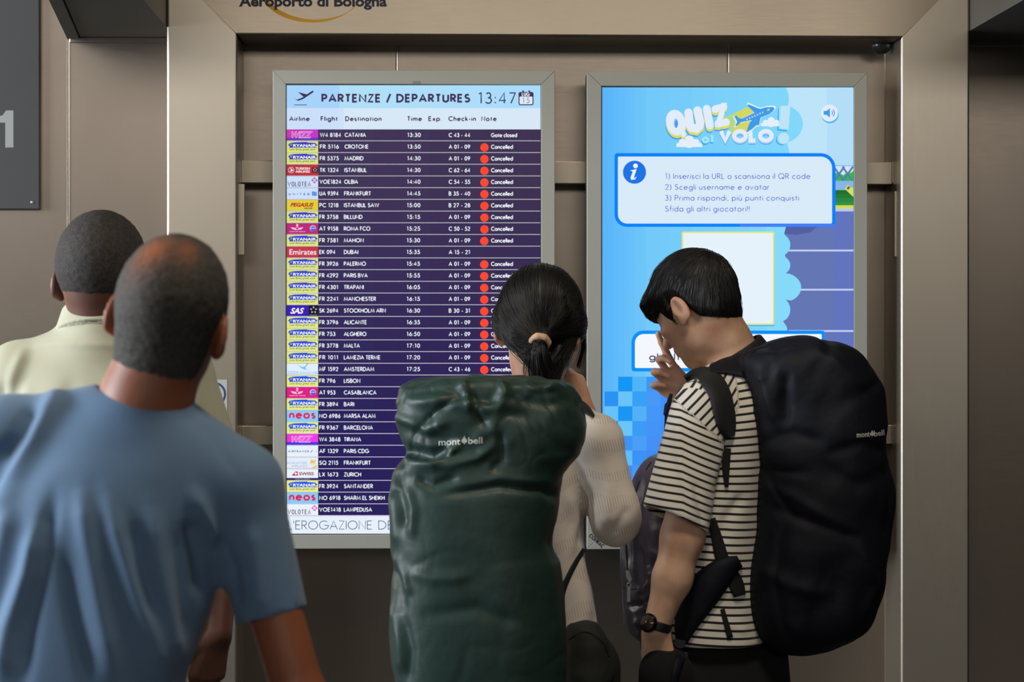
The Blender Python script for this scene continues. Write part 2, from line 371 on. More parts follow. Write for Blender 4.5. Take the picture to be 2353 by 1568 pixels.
# brushed steel portal round the displays
PF = -0.05
u0, _ = UZ(383, 100, PF); u1, _ = UZ(545, 100, PF); u2, _ = UZ(2070, 100, PF); u3, _ = UZ(2228, 100, PF)
zi = UZ(1300, 84, PF)[1]; zo = zi + (u1-u0)
portal = empty('display_portal', WP((u1+u2)/2, 0, 0), 'brushed stainless steel portal framing the two information displays, airport name on its beam', 'portal')
wall_poly('pillar', [(u0, 0), (u1, 0), (u1, zi), (u0, zo)], PF, WB, M_PORTAL_V, portal, 0.007, 4, True)
wall_poly('pillar', [(u2, 0), (u3, 0), (u3, zo), (u2, zi)], PF, WB, M_PORTAL_V, portal, 0.007, 4, True)
wall_poly('beam', [(u1+.0004, zi), (u2-.0004, zi), (u3-.0004, zo), (u0+.0004, zo)], PF, WB, M_PORTAL_H, portal, 0.007, 4, True)
wall_box('hinge_strip', 548, 423, 562, 586, PF+.06, PF+.075, M_PORTAL_V, portal, .001)
wall_box('hinge_strip', 2056, 440, 2064, 590, PF+.06, PF+.075, M_PORTAL_V, portal, .001)
art = Art(PF, 'p')
art.btext('Aeroporto di Bologna', 549, 14, 24, '#1c1e3c', offset=0.035, width=340, layer=3)
pts_o = arc(708, -38, 133, 92, 178, 362, 40); pts_i = arc(716, -42, 122, 86, 178, 362, 40)
o_ = [(x, -38-(y+38)) for x, y in pts_o]
# swoosh: crescent, thick at the lower left, thin to the right
cres = []
for i in range(41):
    t = math.radians(178+184*i/40); cres.append((716+121*math.cos(t), -32-84*math.sin(t)))
for i in range(40, -1, -1):
    t = math.radians(178+184*i/40); th = 2+14*max(0, math.sin(math.radians(min(180, i*6.2))))
    cres.append((716+(121-th)*math.cos(t), -32-(84-th*.55)*math.sin(t)))
art.poly(cres, '#d09a1c', 1)
art.build('airport_lettering', portal)
# contactless sticker on the left pillar
st = wall_box('instruction_plate', 452, 873, 522, 998, PF-.0012, PF, mat('plate_white', '#b9bab8', 0.4), None, .0003, 1)
tag(st, 'pale plate with two ringed symbols on the left steel pillar behind the cream shirt', 'sticker')
art = Art(PF-.0013, 'p')
for cy in (906, 965):
    art.stroke(ring(491, cy, 26, 26), 2.2, '#22356a', 1)
for r in (5.5, 9.2, 13): art.stroke(arc(489, 901, r, r, -100, 150), .8, '#222222', 1)
art.disc(489, 901, 2.4, '#111111', 1)
art.btext('DIRECT', 479, 921, 3.2, '#222222', width=20, layer=1); art.btext('PAY', 484, 925.5, 3.0, '#222222', width=9, layer=1)
art.stroke([(478, 952), (501, 952), (501, 961), (478, 961), (478, 952)], .8, '#333333', 1); art.rect(478, 955, 501, 957, '#333333', 1)
art.build('ringed_symbols', st)
# mounting rails
for i, (y0, y1) in enumerate(((371, 422), (978, 1022))):
    r = empty('mounting_rail', W(1300, (y0+y1)/2, .03), ('upper' if i == 0 else 'lower')+' horizontal steel rail running behind both displays', 'rail', 'display mounting rails')
    wall_box('rail_bar', 554, y0, 2050, y1, .055, .105, M_RAIL, r, .0015)
    wall_box('end_cap', 2050.5, y0+1, 2056, y1-1, .053, .105, M_EDGE, r, .001)
    wall_box('end_cap', 552, y0+1, 553.6, y1-1, .053, .105, M_EDGE, r, .001)
# dome sensor up in the right corner
def lathe(prof, c, ax, n=24):
    ax = Vector(ax).normalized(); t = ax.orthogonal().normalized(); b = ax.cross(t); V = []; Fs = []
    for r, h in prof:
        for i in range(n):
            a = 2*math.pi*i/n; V.append(Vector(c)+ax*h+(t*math.cos(a)+b*math.sin(a))*r)
    for j in range(len(prof)-1):
        for i in range(n): Fs.append([j*n+i, j*n+(i+1) % n, (j+1)*n+(i+1) % n, (j+1)*n+i])
    Fs.append(list(range(n))[::-1]); Fs.append([(len(prof)-1)*n+i for i in range(n)]); return V, Fs
c = W(2026, 96, .06); c.z = zi
V, Fs = lathe([(.026, 0), (.026, -.006), (.024, -.014), (.018, -.022), (.008, -.027)], c, (0, 0, 1))
dm = add_faces('dome_camera', V, Fs, mat('dome_plastic', '#2b2b2c', 0.25), None, smooth=True); tag(dm, 'small dark dome under the portal beam, above the right display corner', 'camera')
# charcoal sign on the far left
sg = wall_box('wall_sign', -330, -260, 90, 480, WB-.022, WB-.001, M_SIGN, None, .0015, 1)
tag(sg, 'charcoal wall sign with a large white numeral 1 at the left edge', 'sign')
art = Art(WB-.0222, 'p')
art.poly([(31, 254), (31, 339), (12, 339), (12, 282), (-5, 282), (-5, 268), (6, 265), (14, 254)], '#a2a2a0', 1)
art.build('numeral', sg)
V, Fs = lathe([(.0038, 0), (.0038, .0015), (.002, .002)], W(74, 465, WB-.022), -WM, 12); add_faces('screw', V, Fs, M_EDGE, sg)
V, Fs = lathe([(.0012, 0), (.0012, .001)], W(74, 465, WB-.024), -WM, 8); add_faces('screw_recess', V, Fs, M_DARK, sg)

# ---------------------------------------------------------------- displays
DF = -0.03
def display(name, x0, y0, x1, y1, sx0, sy0, sx1, sy1, label):
    d = empty(name, W((x0+x1)/2, (y0+y1)/2, .03), label, 'display')
    A = [UZ(x0, (y0+y1)/2, DF)[0], UZ(x1, (y0+y1)/2, DF)[0], UZ((x0+x1)/2, y1, DF)[1], UZ((x0+x1)/2, y0, DF)[1]]
    B = [UZ(sx0, (y0+y1)/2, DF)[0], UZ(sx1, (y0+y1)/2, DF)[0], UZ((x0+x1)/2, sy1, DF)[1], UZ((x0+x1)/2, sy0, DF)[1]]
    g = .00025
    for q in ([(A[0], A[2]), (A[0], A[3]), (B[0], B[3]), (B[0], B[2])], [(A[1], A[2]), (A[1], A[3]), (B[1], B[3]), (B[1], B[2])],
              [(A[0]+g, A[3]), (A[1]-g, A[3]), (B[1]-g, B[3]), (B[0]+g, B[3])], [(A[0]+g, A[2]), (A[1]-g, A[2]), (B[1]-g, B[2]), (B[0]+g, B[2])]):
        wall_poly('bezel', q, DF, DF+.02, M_BEZEL, d, .0012, 2)
    wall_poly('housing', [(A[0]+.001, A[2]+.001), (A[1]-.001, A[2]+.001), (A[1]-.001, A[3]-.001), (A[0]+.001, A[3]-.001)], DF+.0205, .055, M_BEZEL, d, .002)
    gl = wall_poly('screen', [(B[0], B[2]), (B[1], B[2]), (B[1], B[3]), (B[0], B[3])], DF+.006, DF+.0203, mat(name+'_glass', '#0a0a10', 0.3), d)
    return d, gl
SW = DF+.0058
dep, dep_s = display('departures_display', 627, 162, 1275, 1261, 657, 193.5, 1243.5, 1229,
    'grey framed portrait screen listing departures, most flights cancelled')
HD = '#453258'
art = Art(SW)
art.grad(659, 196, 1242, 248.5, '#a3cffb', '#b4def9', 2, 1); art.grad(780, 196, 1242, 248.5, '#b1dff8', '#a9dcfb', 4, 2)
art.text('PARTENZE / DEPARTURES', 738, 236, 20.5, HD, wt=.22, width=343, layer=3, track=.05)
art.text('13:47', 1098, 239, 27, HD, wt=.115, width=88, layer=3, track=.16)
art.poly([(676.5, 227), (683, 229), (697.5, 223), (684.5, 211.3), (705, 217), (717, 209), (720, 208.3), (721, 210.5), (719.5, 212.5), (697, 227.5), (685, 232)], HD, 3)
art.rect(676, 240.4, 705, 242, HD, 3)
art.rrect(1191.5, 211.5, 1226, 242, 4, HD, 3); art.rrect(1194, 222, 1223.5, 239.5, 2, '#dfeaf6', 4)
art.rect(1200, 208, 1204, 214, HD, 3); art.rect(1214, 208, 1218, 214, HD, 3)
art.text('LUG', 1199, 221, 8.6, '#e6eef6', wt=.2, width=18, layer=5); art.text('15', 1200, 237, 12.5, HD, wt=.1, width=17, layer=5, track=.35)
art.build('title_band', dep_s)
art = Art(SW); art.grad(659, 248.5, 1242, 297.5, '#cadefa', '#d9e9f7', 5, 1)
art.rect(790, 248.5, 1180, 297.5, '#d7e8f6', 2); 
for t, x, w_ in (('Airline', 664, 48), ('Flight', 736.5, 40), ('Destination', 793, 84), ('Time', 935, 35), ('Exp.', 984, 32), ('Check-in', 1030, 64), ('Note', 1105.5, 36)):
    art.text(t, x, 278.7, 11.6, '#40305c', wt=.2, width=w_, layer=3)
art.build('column_headings', dep_s)
ROWS = '''W4 8184|CATANIA|13:30|C 43 - 44|g|wizz
FR 5116|CROTONE|13:50|A 01 - 09|c|ry
FR 5375|MADRID|14:30|A 01 - 09|c|ry
TK 1324|ISTANBUL|14:30|C 62 - 64|c|turk
VOE1824|OLBIA|14:40|C 54 - 55|c|vol
UA 9394|FRANKFURT|14:45|B 35 - 40|c|uni
PC 1218|ISTANBUL SAW|15:00|B 27 - 28|c|peg
FR 3758|BILLUND|15:15|A 01 - 09|c|ry
AT 9158|ROMA FCO|15:25|C 50 - 52|c|ram
FR 7581|MAHON|15:30|A 01 - 09|c|ry
EK 094|DUBAI|15:35|A 15 - 21||emi
FR 3926|PALERMO|15:45|A 01 - 09|c|ry
FR 4292|PARIS BVA|15:55|A 01 - 09|c|ry
FR 4301|TRAPANI|16:05|A 01 - 09|c|ry
FR 2241|MANCHESTER|16:15|A 01 - 09|c|ry
SK 2694|STOCKHOLM ARN|16:30|B 30 - 31|c|sas
FR 3796|ALICANTE|16:35|A 01 - 09|c|ry
FR 753|ALGHERO|16:50|A 01 - 09|c|ry
FR 3778|MALTA|17:10|A 01 - 09|c|ry
FR 1011|LAMEZIA TERME|17:20|A 01 - 09|c|ry
MF 1592|AMSTERDAM|17:25|C 43 - 46|c|xia
FR 796|LISBON||||ry
AT 953|CASABLANCA||||ram
FR 3894|BARI||||ry
NO 6986|MARSA ALAM||||neos
FR 9367|BARCELONA||||ry
W4 3848|TIRANA||||wizz
AF 1329|PARIS CDG||||af
SQ 2115|FRANKFURT||||sq
LX 1673|ZURICH||||swi
FR 3924|SANTANDER||||ry
NO 6918|SHARM EL SHEIKH||||neos
VOE1418|LAMPEDUSA||||vol'''.split('\n')
DW = {'CATANIA': 49, 'CROTONE': 55, 'MADRID': 44, 'ISTANBUL': 52, 'OLBIA': 32, 'FRANKFURT': 62, 'ISTANBUL SAW': 81, 'BILLUND': 43, 'ROMA FCO': 61,
 'MAHON': 46, 'DUBAI': 33.5, 'PALERMO': 51, 'PARIS BVA': 55, 'TRAPANI': 46, 'MANCHESTER': 74, 'STOCKHOLM ARN': 96.5, 'ALICANTE': 53, 'ALGHERO': 52,
 'MALTA': 37, 'LAMEZIA TERME': 84, 'AMSTERDAM': 70, 'LISBON': 38, 'CASABLANCA': 75, 'BARI': 24, 'MARSA ALAM': 73, 'BARCELONA': 67, 'TIRANA': 40,
 'PARIS CDG': 58, 'ZURICH': 40, 'SANTANDER': 67, 'SHARM EL SHEIKH': 94, 'LAMPEDUSA': 65}
def mixh(a, b, t):
    return '#%02x%02x%02x' % tuple(int(round(int(a[i:i+2], 16)*(1-t)+int(b[i:i+2], 16)*t)) for i in (1, 3, 5))
def logo(art, kind, y, t):
    x0, x1 = 659, 731; h = 25.2
    if kind == 'ry':
        art.rect(x0, y, x1, y+h, mixh('#dbe27c', '#e9ee83', t), 1); b = mixh('#3b37b8', '#1d54e6', t)
        art.poly([(662, y+9.5), (665, y+4.5), (676, y+2.6), (706, y+1.6), (706, y+3), (724, y+3.8), (730, y+9), (726, y+11), (728, y+15), (711, y+14.6), (664, y+15), (666, y+11.5)], b, 2)
        art.btext('RYANAIR', 673.5, y+13, 6.6, '#f4f6ff', .03, 53, 3)
        art.stroke([(666.5, y+6.5), (671, y+6.2), (670, y+9.5), (668.5, y+10.5), (666.5, y+6.5)], .45, '#c8c87a', 3)
        art.btext('Low fares, great care', 665, y+20.6, 4.6, mixh('#3c4a70', '#2c4a8c', t), .01, 59, 2, shear=.35)
    elif kind == 'wizz':
        art.grad(x0, y, x1, y+h*.74, mixh('#d03aa8', '#ea38c8', t), mixh('#c437d0', '#f23cf0', t), 3, 1); art.rect(x0, y+h*.74, x1, y+h, mixh('#6a3cc0', '#4a38e0', t), 1)
        V, Fs = bfont('WIZZ', .02, .3)
        art.btext('WIZZ', 670, y+18.5, 14, '#f0c8f4', .05, 49, 2, shear=.35); art.btext('WIZZ', 671, y+17.8, 12.6, mixh('#c437c0', '#ee3adc', t), .008, 46.5, 3, shear=.35)
    elif kind == 'turk':
        art.grad(x0, y, x1, y+h, '#b03444', '#c8323c', 4, 1); art.stroke(ring(669, y+12.5, 6.6, 6.6), .5, '#f0d8da', 2)
        art.poly([(666, y+7), (671, y+10), (674, y+14), (670, y+15.5), (665, y+16), (669, y+12.5)], '#f4e4e6', 2)
        art.btext('TURKISH', 679, y+11.5, 5.6, '#f4e8ea', .03, 33, 2); art.btext('AIRLINES', 679, y+18.3, 5.2, '#f4e8ea', .03, 33, 2)
        art.rect(717.5, y+6.6, 730, y+18.4, '#26242c', 2)
        for i in range(5):
            a = math.radians(72*i-90); art.disc(723.7+3.4*math.cos(a), y+12+3.4*math.sin(a), 1.3, '#d0ccd0', 3, n=6)
    elif kind == 'vol':
        art.rect(x0, y, x1, y+h, mixh('#cfe0fa', '#eaf2fb', t), 1); art.text('VOLOTEV'.replace('EV', 'Eˇ'), 661, y+23.3, 11.2, '#40305a', .14, 53, 2, track=.2, font=VOLG)
        for dx, dy in ((0, -5), (5, 0), (0, 5), (-5, 0), (2.6, 2.6), (-2.6, 2.6), (2.6, -2.6), (-2.6, -2.6)):
            c = mixh('#a83088', '#e828b0', t) if abs(dx)+abs(dy) == 5 and (dx == 0 or dy == 0) else mixh('#d8a0cc', '#f0a8dc', t)
            art.poly([(722.6+dx, y+9-dy-2.4), (725+dx, y+9-dy), (722.6+dx, y+9-dy+2.4), (720.2+dx, y+9-dy)], c, 2)
    elif kind == 'uni':
        art.rect(x0, y, x1, y+h, '#cfe0fb', 1); art.text('UNITED', 663, y+16.5, 5.2, '#3a6cc8', .26, 49, 2, track=.5)
        art.rect(716.5, y+8, 728, y+18, '#7aa8e8', 2)
        for r in (4, 7, 10): art.stroke(arc(717, y+18, r, r, -90, 0), .7, '#3f78d8', 3)
    elif kind == 'peg':
        art.grad(x0, y, x1, y+h, '#e0cc48', '#dcd040', 3, 1); art.btext('PEGASUS', 667, y+15.5, 8.6, '#c02c20', .045, 54, 2, shear=.3); art.btext('AIRLINES', 699, y+21.2, 3.4, '#2a2620', .03, 19, 2)
    elif kind == 'ram':
        art.rect(x0, y, x1, y+h, mixh('#b03078', '#e8208c', t), 1); c = '#f2c4dc'
        art.poly([(668, y+9), (680, y+11), (683, y+5), (686, y+11), (697, y+9), (693, y+14), (686, y+15.5), (679, y+15.5), (672, y+14)], c, 2)
        art.disc(683, y+12, 2.6, mixh('#b03078', '#e8208c', t), 3); art.disc(683, y+3.6, 2.2, c, 2); art.rect(680, y+5.2, 686, y+6.4, c, 2)
        art.btext('royal air maroc', 665, y+20.2, 2.6, c, .02, 37, 2)
        art.disc(719, y+12, 7, '#c8cdf2', 2); art.disc(719.4, y+13, 6, '#4f62cc', 3); art.rect(713.5, y+11, 724.5, y+12.6, '#e8c8e4', 4)
    elif kind == 'emi':
        art.rect(x0, y, x1, y+h, '#c53a4c', 1); art.btext('Emirates', 665, y+18.4, 13, '#f2eef6', .01, 62, 2)
    elif kind == 'sas':
        art.rect(x0, y, 709.5, y+h, '#3c22b4', 1); art.rect(709.5, y, x1, y+h, '#1e1c28', 1); art.btext('SAS', 667, y+19, 13, '#f2eefa', .035, 32, 2, shear=.35)
        for i in range(5):
            a = math.radians(72*i-90); cx, cy = 720.5+6*math.cos(a), y+11+6*math.sin(a)
            art.poly([(cx+2.8*math.cos(a), cy+2.8*math.sin(a)), (cx+2.4*math.cos(a+2.2), cy+2.4*math.sin(a+2.2)), (cx+2.4*math.cos(a-2.2), cy+2.4*math.sin(a-2.2))], '#d4dce8', 2)
        art.rect(711, y+22.2, 729, y+23.2, '#9a9aa8', 2)
    elif kind == 'xia':
        art.rect(x0, y, x1, y+h, '#e0eefc', 1); art.poly([(681, y), (689, y+6), (697, y+8), (705, y+2.5), (703, y), (709, y), (703, y+7), (701, y+10.5), (707, y+13), (700, y+13.5), (692, y+10), (686, y+5)], '#74c0ee', 2)
        for i, g in enumerate((('|', '-'), ('|', '|'), ('-', '|'), ('-', '-'))):
            bx = 661+6.6*i; art.stroke([(bx, y+18), (bx+4.8, y+18)], .4, '#6aa4e4', 2); art.stroke([(bx, y+23.6), (bx+4.8, y+23.6)], .4, '#6aa4e4', 2)
            art.stroke([(bx+1, y+17), (bx+1, y+24)], .4, '#6aa4e4', 2); art.stroke([(bx+4, y+18), (bx+4, y+24)], .4, '#6aa4e4', 2)
        art.text('XIAMENAIR', 688.5, y+24, 6, '#6fa6e6', .13, 41, 2, track=.2)
    elif kind == 'neos':
        art.rect(x0, y, x1, y+h, '#85cdf8', 1); art.text('neos', 663.5, y+19.2, 20.2, '#e0245e', .21, 62, 2, track=.06)
    elif kind == 'af':
        art.rect(x0, y, x1, y+h, '#e8f1fb', 1); art.text('AIRFRANCE', 662, y+15.4, 4.8, '#3c4488', .22, 48, 2, track=.25); art.poly([(713, y+15.6), (717, y+10.4), (719, y+10.4), (715, y+15.6)], '#b02458', 2)
        art.poly([(724, y+15), (728, y+9.4), (729.5, y+15)], '#cfdcf4', 2)
    elif kind == 'sq':
        art.rect(x0, y, x1, y+h, '#e4eef8', 1); art.text('SINGAPORE', 659.5, y+15.3, 5.2, '#8ea6dc', .15, 46, 2, track=.2); art.text('AIRLINES', 670, y+22.2, 5.2, '#8ea6dc', .15, 36, 2, track=.2)
        for dx in (0, 4, 8): art.poly([(715+dx, y+4+dx*.1), (718+dx*.9, y+8), (716+dx, y+14), (719+dx, y+20), (712.5+dx, y+12)], '#ecc468', 2)
        art.poly([(712, y+24.4), (722, y+24.4), (732, y+17), (726, y+24.8)], '#ecc868', 2); art.rect(659, y+23.8, 716, y+24.4, '#e0c890', 2)
    elif kind == 'swi':
        art.rect(x0, y, x1, y+20.5, '#e8f1fb', 1); art.rect(x0, y+20.5, x1, y+h, '#2c2250', 1); art.poly([(670.5, y+15), (678.5, y+5.5), (684.5, y+5.5), (684.5, y+15)], '#b82a4e', 2)
        art.rect(678.6, y+7.3, 680.6, y+13.3, '#ffffff', 3); art.rect(676.6, y+9.3, 682.6, y+11.3, '#ffffff', 3); art.btext('SWISS', 687, y+14, 7, '#a02c58', .03, 34, 2)
        art.btext('STAR ALLIANCE', 678, y+23.8, 1.9, '#c8c4dc', .0, 34, 2)
VOLG = dict(G); VOLG['V'] = G['V']; VOLG['O'] = (.5, [[(0, .25), (0, .75)]+arc(.25, .75, .25, .25, 180, 0)+[(.5, .25)]+arc(.25, .25, .25, .25, 0, -180)])
VOLG['ˇ'] = (.6, [[(0, 0), (.3, 1), (.6, 0)]])
for i, row in enumerate(ROWS):
    fl, ds, tm, ck, nt_, lg = row.split('|'); y = 297.8+26.92*i; t = min(1, max(0, (i-4)/22)); 
    art = Art(SW); logo(art, lg, y, t); art.build('airline_logo', dep_s)
    art = Art(SW); ca = mixh('#43365a', '#29235c', t); cb = mixh('#3f3352', '#2b1f55', t)
    art.grad(731.5, y, 1241.5, y+25.0, ca, cb, 4, 1); art.rect(659, y+25.2, 1241.5, y+26.7, mixh('#c0c4c8', '#cfc6e0', t), 1)
    fx = 735-1.6*min(1, i/8)
    art.text(fl, fx, y+17.3, 9.9, '#f0f4fc', .17, {7: 49 if fl[:3] != 'VOE' else 50, 6: 37}[len(fl)] if fl[:2] in ('W4', 'VO', 'NO') else (44 if len(fl) == 7 else 37.5), 3)
    if fl == 'EK 094': pass
    dx = 792-2*min(1, i/7); art.text(ds, dx, y+17.3, 9.9, '#f0f4fc', .17, DW[ds], 3, track=.04)
    if tm: art.text(tm, 935.5-1.5*min(1, i/10), y+17.3, 9.9, '#f0f4fc', .17, 31.5, 3); art.text(ck, 1031, y+17.6, 9.9, '#f0f4fc', .17, 49.5, 3)
    if nt_: art.text('Gate closed' if nt_ == 'g' else 'Cancelled', 1128.3, y+17.8, 9.9, '#f0f4fc', .17, 60 if nt_ == 'g' else 50.5, 3, track=.03)
    if nt_ == 'c': art.disc(1113.2-.4*(i > 8), y+14.2, 9.6, '#fb4a34', 3)
    art.build('flight_row', dep_s)
art = Art(SW); art.rect(659, 1186.2, 1242, 1227, '#e6f0fb', 1); art.text("L'EROGAZIONE", 661, 1217.5, 20.6, '#34306c', .075, 194, 3, track=.11); art.text('DEL SERVIZIO', 869, 1217.5, 20.6, '#34306c', .075, 190, 3, track=.11)
art.rect(659, 1222.5, 664, 1227, '#1b1b50', 3)
art.build('ticker_band', dep_s)
wall_box('indicator_slot', 647.5, 1172, 653.5, 1214, DF-.0008, DF, M_DARK, dep, .0003)
art = Art(DF-.001); art.rect(648, 1183, 653, 1186, '#9be048', 1); art.build('indicator_light', dep)
art = Art(DF, 'p')
for q in range(3): art.rect(948, 187.2+2*q, 967, 188.2+2*q, '#6c6c68', 1)
art.build('badge', dep)

quiz, quiz_s = display('quiz_display', 1349, 166, 1993, 1262, 1382, 198.5, 1962.5, 1229,
    'grey framed portrait screen showing a light blue quiz invitation')
art = Art(SW)
art.grad(1384, 201, 1484, 1227, '#58b4fb', '#70c6f9', 8, 1); art.grad(1484, 201, 1961, 1227, '#72c8f9', '#88defa', 18, 1)
for i, c in enumerate(('#6cc0f8', '#74c8f7', '#7cd2f8', '#80d6f8', '#84daf8')):
    pass
cl = [(1806, 201), (1813, 213), (1813, 228), (1806, 246)]
edge = []
for (cx, cy, r, a0, a1) in ((1790, 225, 25, -60, 60), (1795, 280, 50, -60, 60), (1792, 345, 22, -60, 40)):
    pass
art.poly([(1806, 201), (1961, 201), (1961, 384), (1812, 384), (1814, 362), (1813, 345), (1809, 330)] + [(1795+50*math.cos(math.radians(a)), 285+44*math.sin(math.radians(a))) for a in range(72, -76, -8)] + [(1813, 232), (1812, 216)], '#bde4f9', 3)
art.rect(1900, 201, 1961, 384, '#b4def8', 3.3)
# runway, grass and bridge at the right edge
art.rect(1915, 380, 1961, 382, '#88aef0', 4); art.rect(1915, 382, 1961, 416, '#cfe9f8', 4); art.poly([(1915, 416), (1915, 402), (1922, 397), (1930, 399), (1938, 403), (1946, 396), (1954, 398), (1961, 393), (1961, 416)], '#34b848', 5)
for xx in (1916, 1936): art.stroke([(xx, 383), (xx+22, 415)], 2.2, '#5a7ab0', 6); art.stroke([(xx+24, 383), (xx+2, 415)], 2.2, '#5a7ab0', 6)
art.rect(1915, 416, 1961, 437, '#8ab4e6', 6); art.grad(1915, 437, 1961, 473, '#1f6a28', '#34964a', 4, 6, vert=True); art.rect(1915, 472, 1961, 480, '#d4da58', 7); art.rect(1915, 480, 1961, 486, '#b8c8f6', 7)
art.poly([(1941, 434), (1948, 425), (1961, 433), (1961, 453)], '#d2e070', 8); art.poly([(1945, 433), (1950, 427.5), (1954, 430.5), (1949, 437)], '#6a6a30', 9)
art.rect(1800, 486, 1961, 860, '#6476b4', 2.5); art.rect(1915, 486, 1961, 860, '#6274be', 2.6)
for yy in (574, 664, 759): art.rect(1812, yy, 1961, yy+4, '#c4d0f4', 2.8)
lt = '#86dcfa'
cl = [(1780, 520)]
def scal(cx, cy, rx, ry, a0, a1): return [(cx+rx*math.cos(math.radians(a)), cy+ry*math.sin(math.radians(a))) for a in range(a0, a1+1, 10)]
pl = [(1760, 512), (1806, 521)] + [(1802, 537)] + scal(1786, 563, 30, 28, -55, 55) + scal(1786, 610, 30, 24, -50, 50) + scal(1798, 661, 43, 34, -68, 68) + scal(1786, 712, 30, 30, -50, 50) + [(1799, 738)] + scal(1786, 758, 23, 20, -40, 30) + [(1806, 900), (1760, 900)]
art.poly(pl, '#86daf9', 3.2)
art.poly([(1790, 520), (1880, 520), (1862, 534), (1830, 540), (1802, 537)], '#5260a4', 3.0)
# blue chequers lower left
CH = {(1, 0): '#1496f4', (2, 0): '#52b4f8', (3, 0): '#3c96f8', (0, 1): '#2a92f2', (1, 1): '#6ac4f8', (2, 1): '#36a0f6', (3, 1): '#4898f8', (0, 2): '#66c2f8', (1, 2): '#1a96f4', (2, 2): '#54b0f8', (3, 2): '#4496f8',
      (0, 3): '#2e86f0', (1, 3): '#6ac6f8', (2, 3): '#3a9cf6', (3, 3): '#4494f8', (1, 4): '#3c94f4', (2, 4): '#4a9ef6', (3, 4): '#4490f6', (0, 5): '#3c90f2', (1, 5): '#62bcf8', (2, 5): '#3c92f4', (3, 5): '#3f8af4', (0, 6): '#58b4f8', (1, 6): '#3f8cf2', (2, 6): '#4a98f6', (3, 6): '#3f8af4'}
art.rect(1384, 1010, 1560, 1227, '#3f86f2', 2.2); art.rect(1490, 866, 1560, 1010, '#4090f8', 2.2)
for (i, j), c in CH.items(): art.rect(1388+32.5*i if i else 1389, 866+34*j, 1388+32.5*(i+1), 900+34*j, c, 3)
art.build('illustration', quiz_s)
art = Art(SW)
def shadowed(fn, n=1): fn()
WHT = '#e2ecfa'; YEL = '#dcdc62'; SH = '#2e9af2'
def fat(pts, hw, dy=6):
    art.stroke([(x-1, y+dy+3) for x, y in pts], hw, SH, 11, True); art.stroke([(x, y+dy) for x, y in pts], hw, YEL, 12, True); art.stroke(pts, hw, WHT, 13, True)
qr = [(x, -y) for x, y in ring(0, 0, 13, 17)]
fat([(1553+12*math.cos(a)+3*math.sin(a), 282+19*math.sin(a)) for a in [2*math.pi*i/20 for i in range(21)]], 10.5)
fat([(1562, 292), (1571, 309)], 6); art.disc(1553, 283, 5.2, '#9cc4f4', 14, ry=11); art.disc(1554.2, 285, 3.4, '#3a9af0', 15, ry=9)
fat([(1582, 259), (1585, 287), (1590, 294), (1600, 296), (1607, 290), (1609, 280), (1603, 254)], 9.6)
fat([(1624, 250), (1631, 288)], 9)
fat([(1644, 251), (1662, 245), (1651, 284), (1668, 281)], 9)
art.poly([(1662, 272), (1720, 245), (1736, 260), (1734, 288), (1716, 302), (1684, 314), (1676, 296)], '#d2d862', 10)
art.poly([(1662, 272), (1690, 258), (1686, 312), (1676, 296)], '#b4d888', 10.2)
pa = [(1687, 267), (1692, 265.5), (1697, 271), (1705, 273), (1734, 259), (1717, 243), (1720, 239.5), (1742, 249), (1748, 250), (1760, 246.5), (1777, 246), (1780, 250), (1776, 256), (1768, 262), (1748, 270), (1746, 279), (1744, 288), (1738, 288), (1728, 297), (1720, 302), (1714, 305), (1722, 283), (1728, 276), (1712, 279), (1702, 281), (1694, 289), (1689, 290), (1694, 280)]
cxp, cyp = 1733, 268
art.poly([(cxp+(x-cxp)*1.07+0, cyp+(y-cyp)*1.13) for x, y in pa], '#e8f2fb', 14); art.poly(pa, '#3f9ce8', 15)
for q in range(7): art.rect(1715+6*q, 272.5-2.6*q, 1718+6*q, 275.5-2.6*q, '#dcdcf0', 16)
art.poly([(1762, 253), (1769, 249), (1767, 254), (1763, 255)], '#dcdc62', 16)
def cloud(bx, by, w_, c='#e6eefb'):
    for dx, dy, r in ((0, 12, 10), (-16, 18, 8), (15, 18, 8), (-25, 24, 5), (24, 24, 5), (0, 20, 12)):
        art.disc(bx+dx*w_, by+dy*w_, r*w_, c, 14, ry=r*w_*.95)
    art.poly([(bx-31*w_, by+29*w_), (bx-24*w_, by+20*w_), (bx+24*w_, by+20*w_), (bx+31*w_, by+29*w_)], c, 14)
cloud(1584, 309, 1.0); cloud(1772, 267, .8)
for t, x, wd, c, cap, b in (('al', 1612, 28, '#9fe6f8', 25, 330), ):
    art.text(t, x-1, b+3, 22, SH, .3, wd, 15); art.text(t, x, b, 22, c, .3, wd, 16)
art.text('VOLO', 1651, 332.5, 31, '#3a9ef4', .3, 128, 14.5, track=-.02); art.text('VOLO', 1651, 330.5, 31, '#b8cdf6', .3, 128, 15, track=-.02); art.text('VOLO', 1651, 327.5, 31, WHT, .3, 128, 16, track=-.02)
art.poly([(1788, 249), (1812, 247), (1808, 302), (1786, 300)], '#3aa0f2', 13); art.poly([(1790, 247), (1815, 244), (1811, 299), (1789, 297)], '#9fe0f8', 14); art.poly([(1794, 243), (1816, 244), (1812, 297), (1793, 295)], '#bfe4f8', 15)
art.disc(1796, 321, 13, '#3aa0f2', 13); art.disc(1798, 319, 13, '#8cdcf8', 14); art.disc(1801, 318, 12.5, '#bfe4f8', 15)
art.build('quiz_title', quiz_s)
art = Art(SW); art.disc(1907, 263.5, 20, '#4cb4f0', 13); art.disc(1906, 260, 19.6, '#e2ecfa', 14); art.poly([(1892.5, 255), (1899, 255), (1907, 248.5), (1907, 270.5), (1899, 264), (1892.5, 264)], '#3f9ce8', 15)
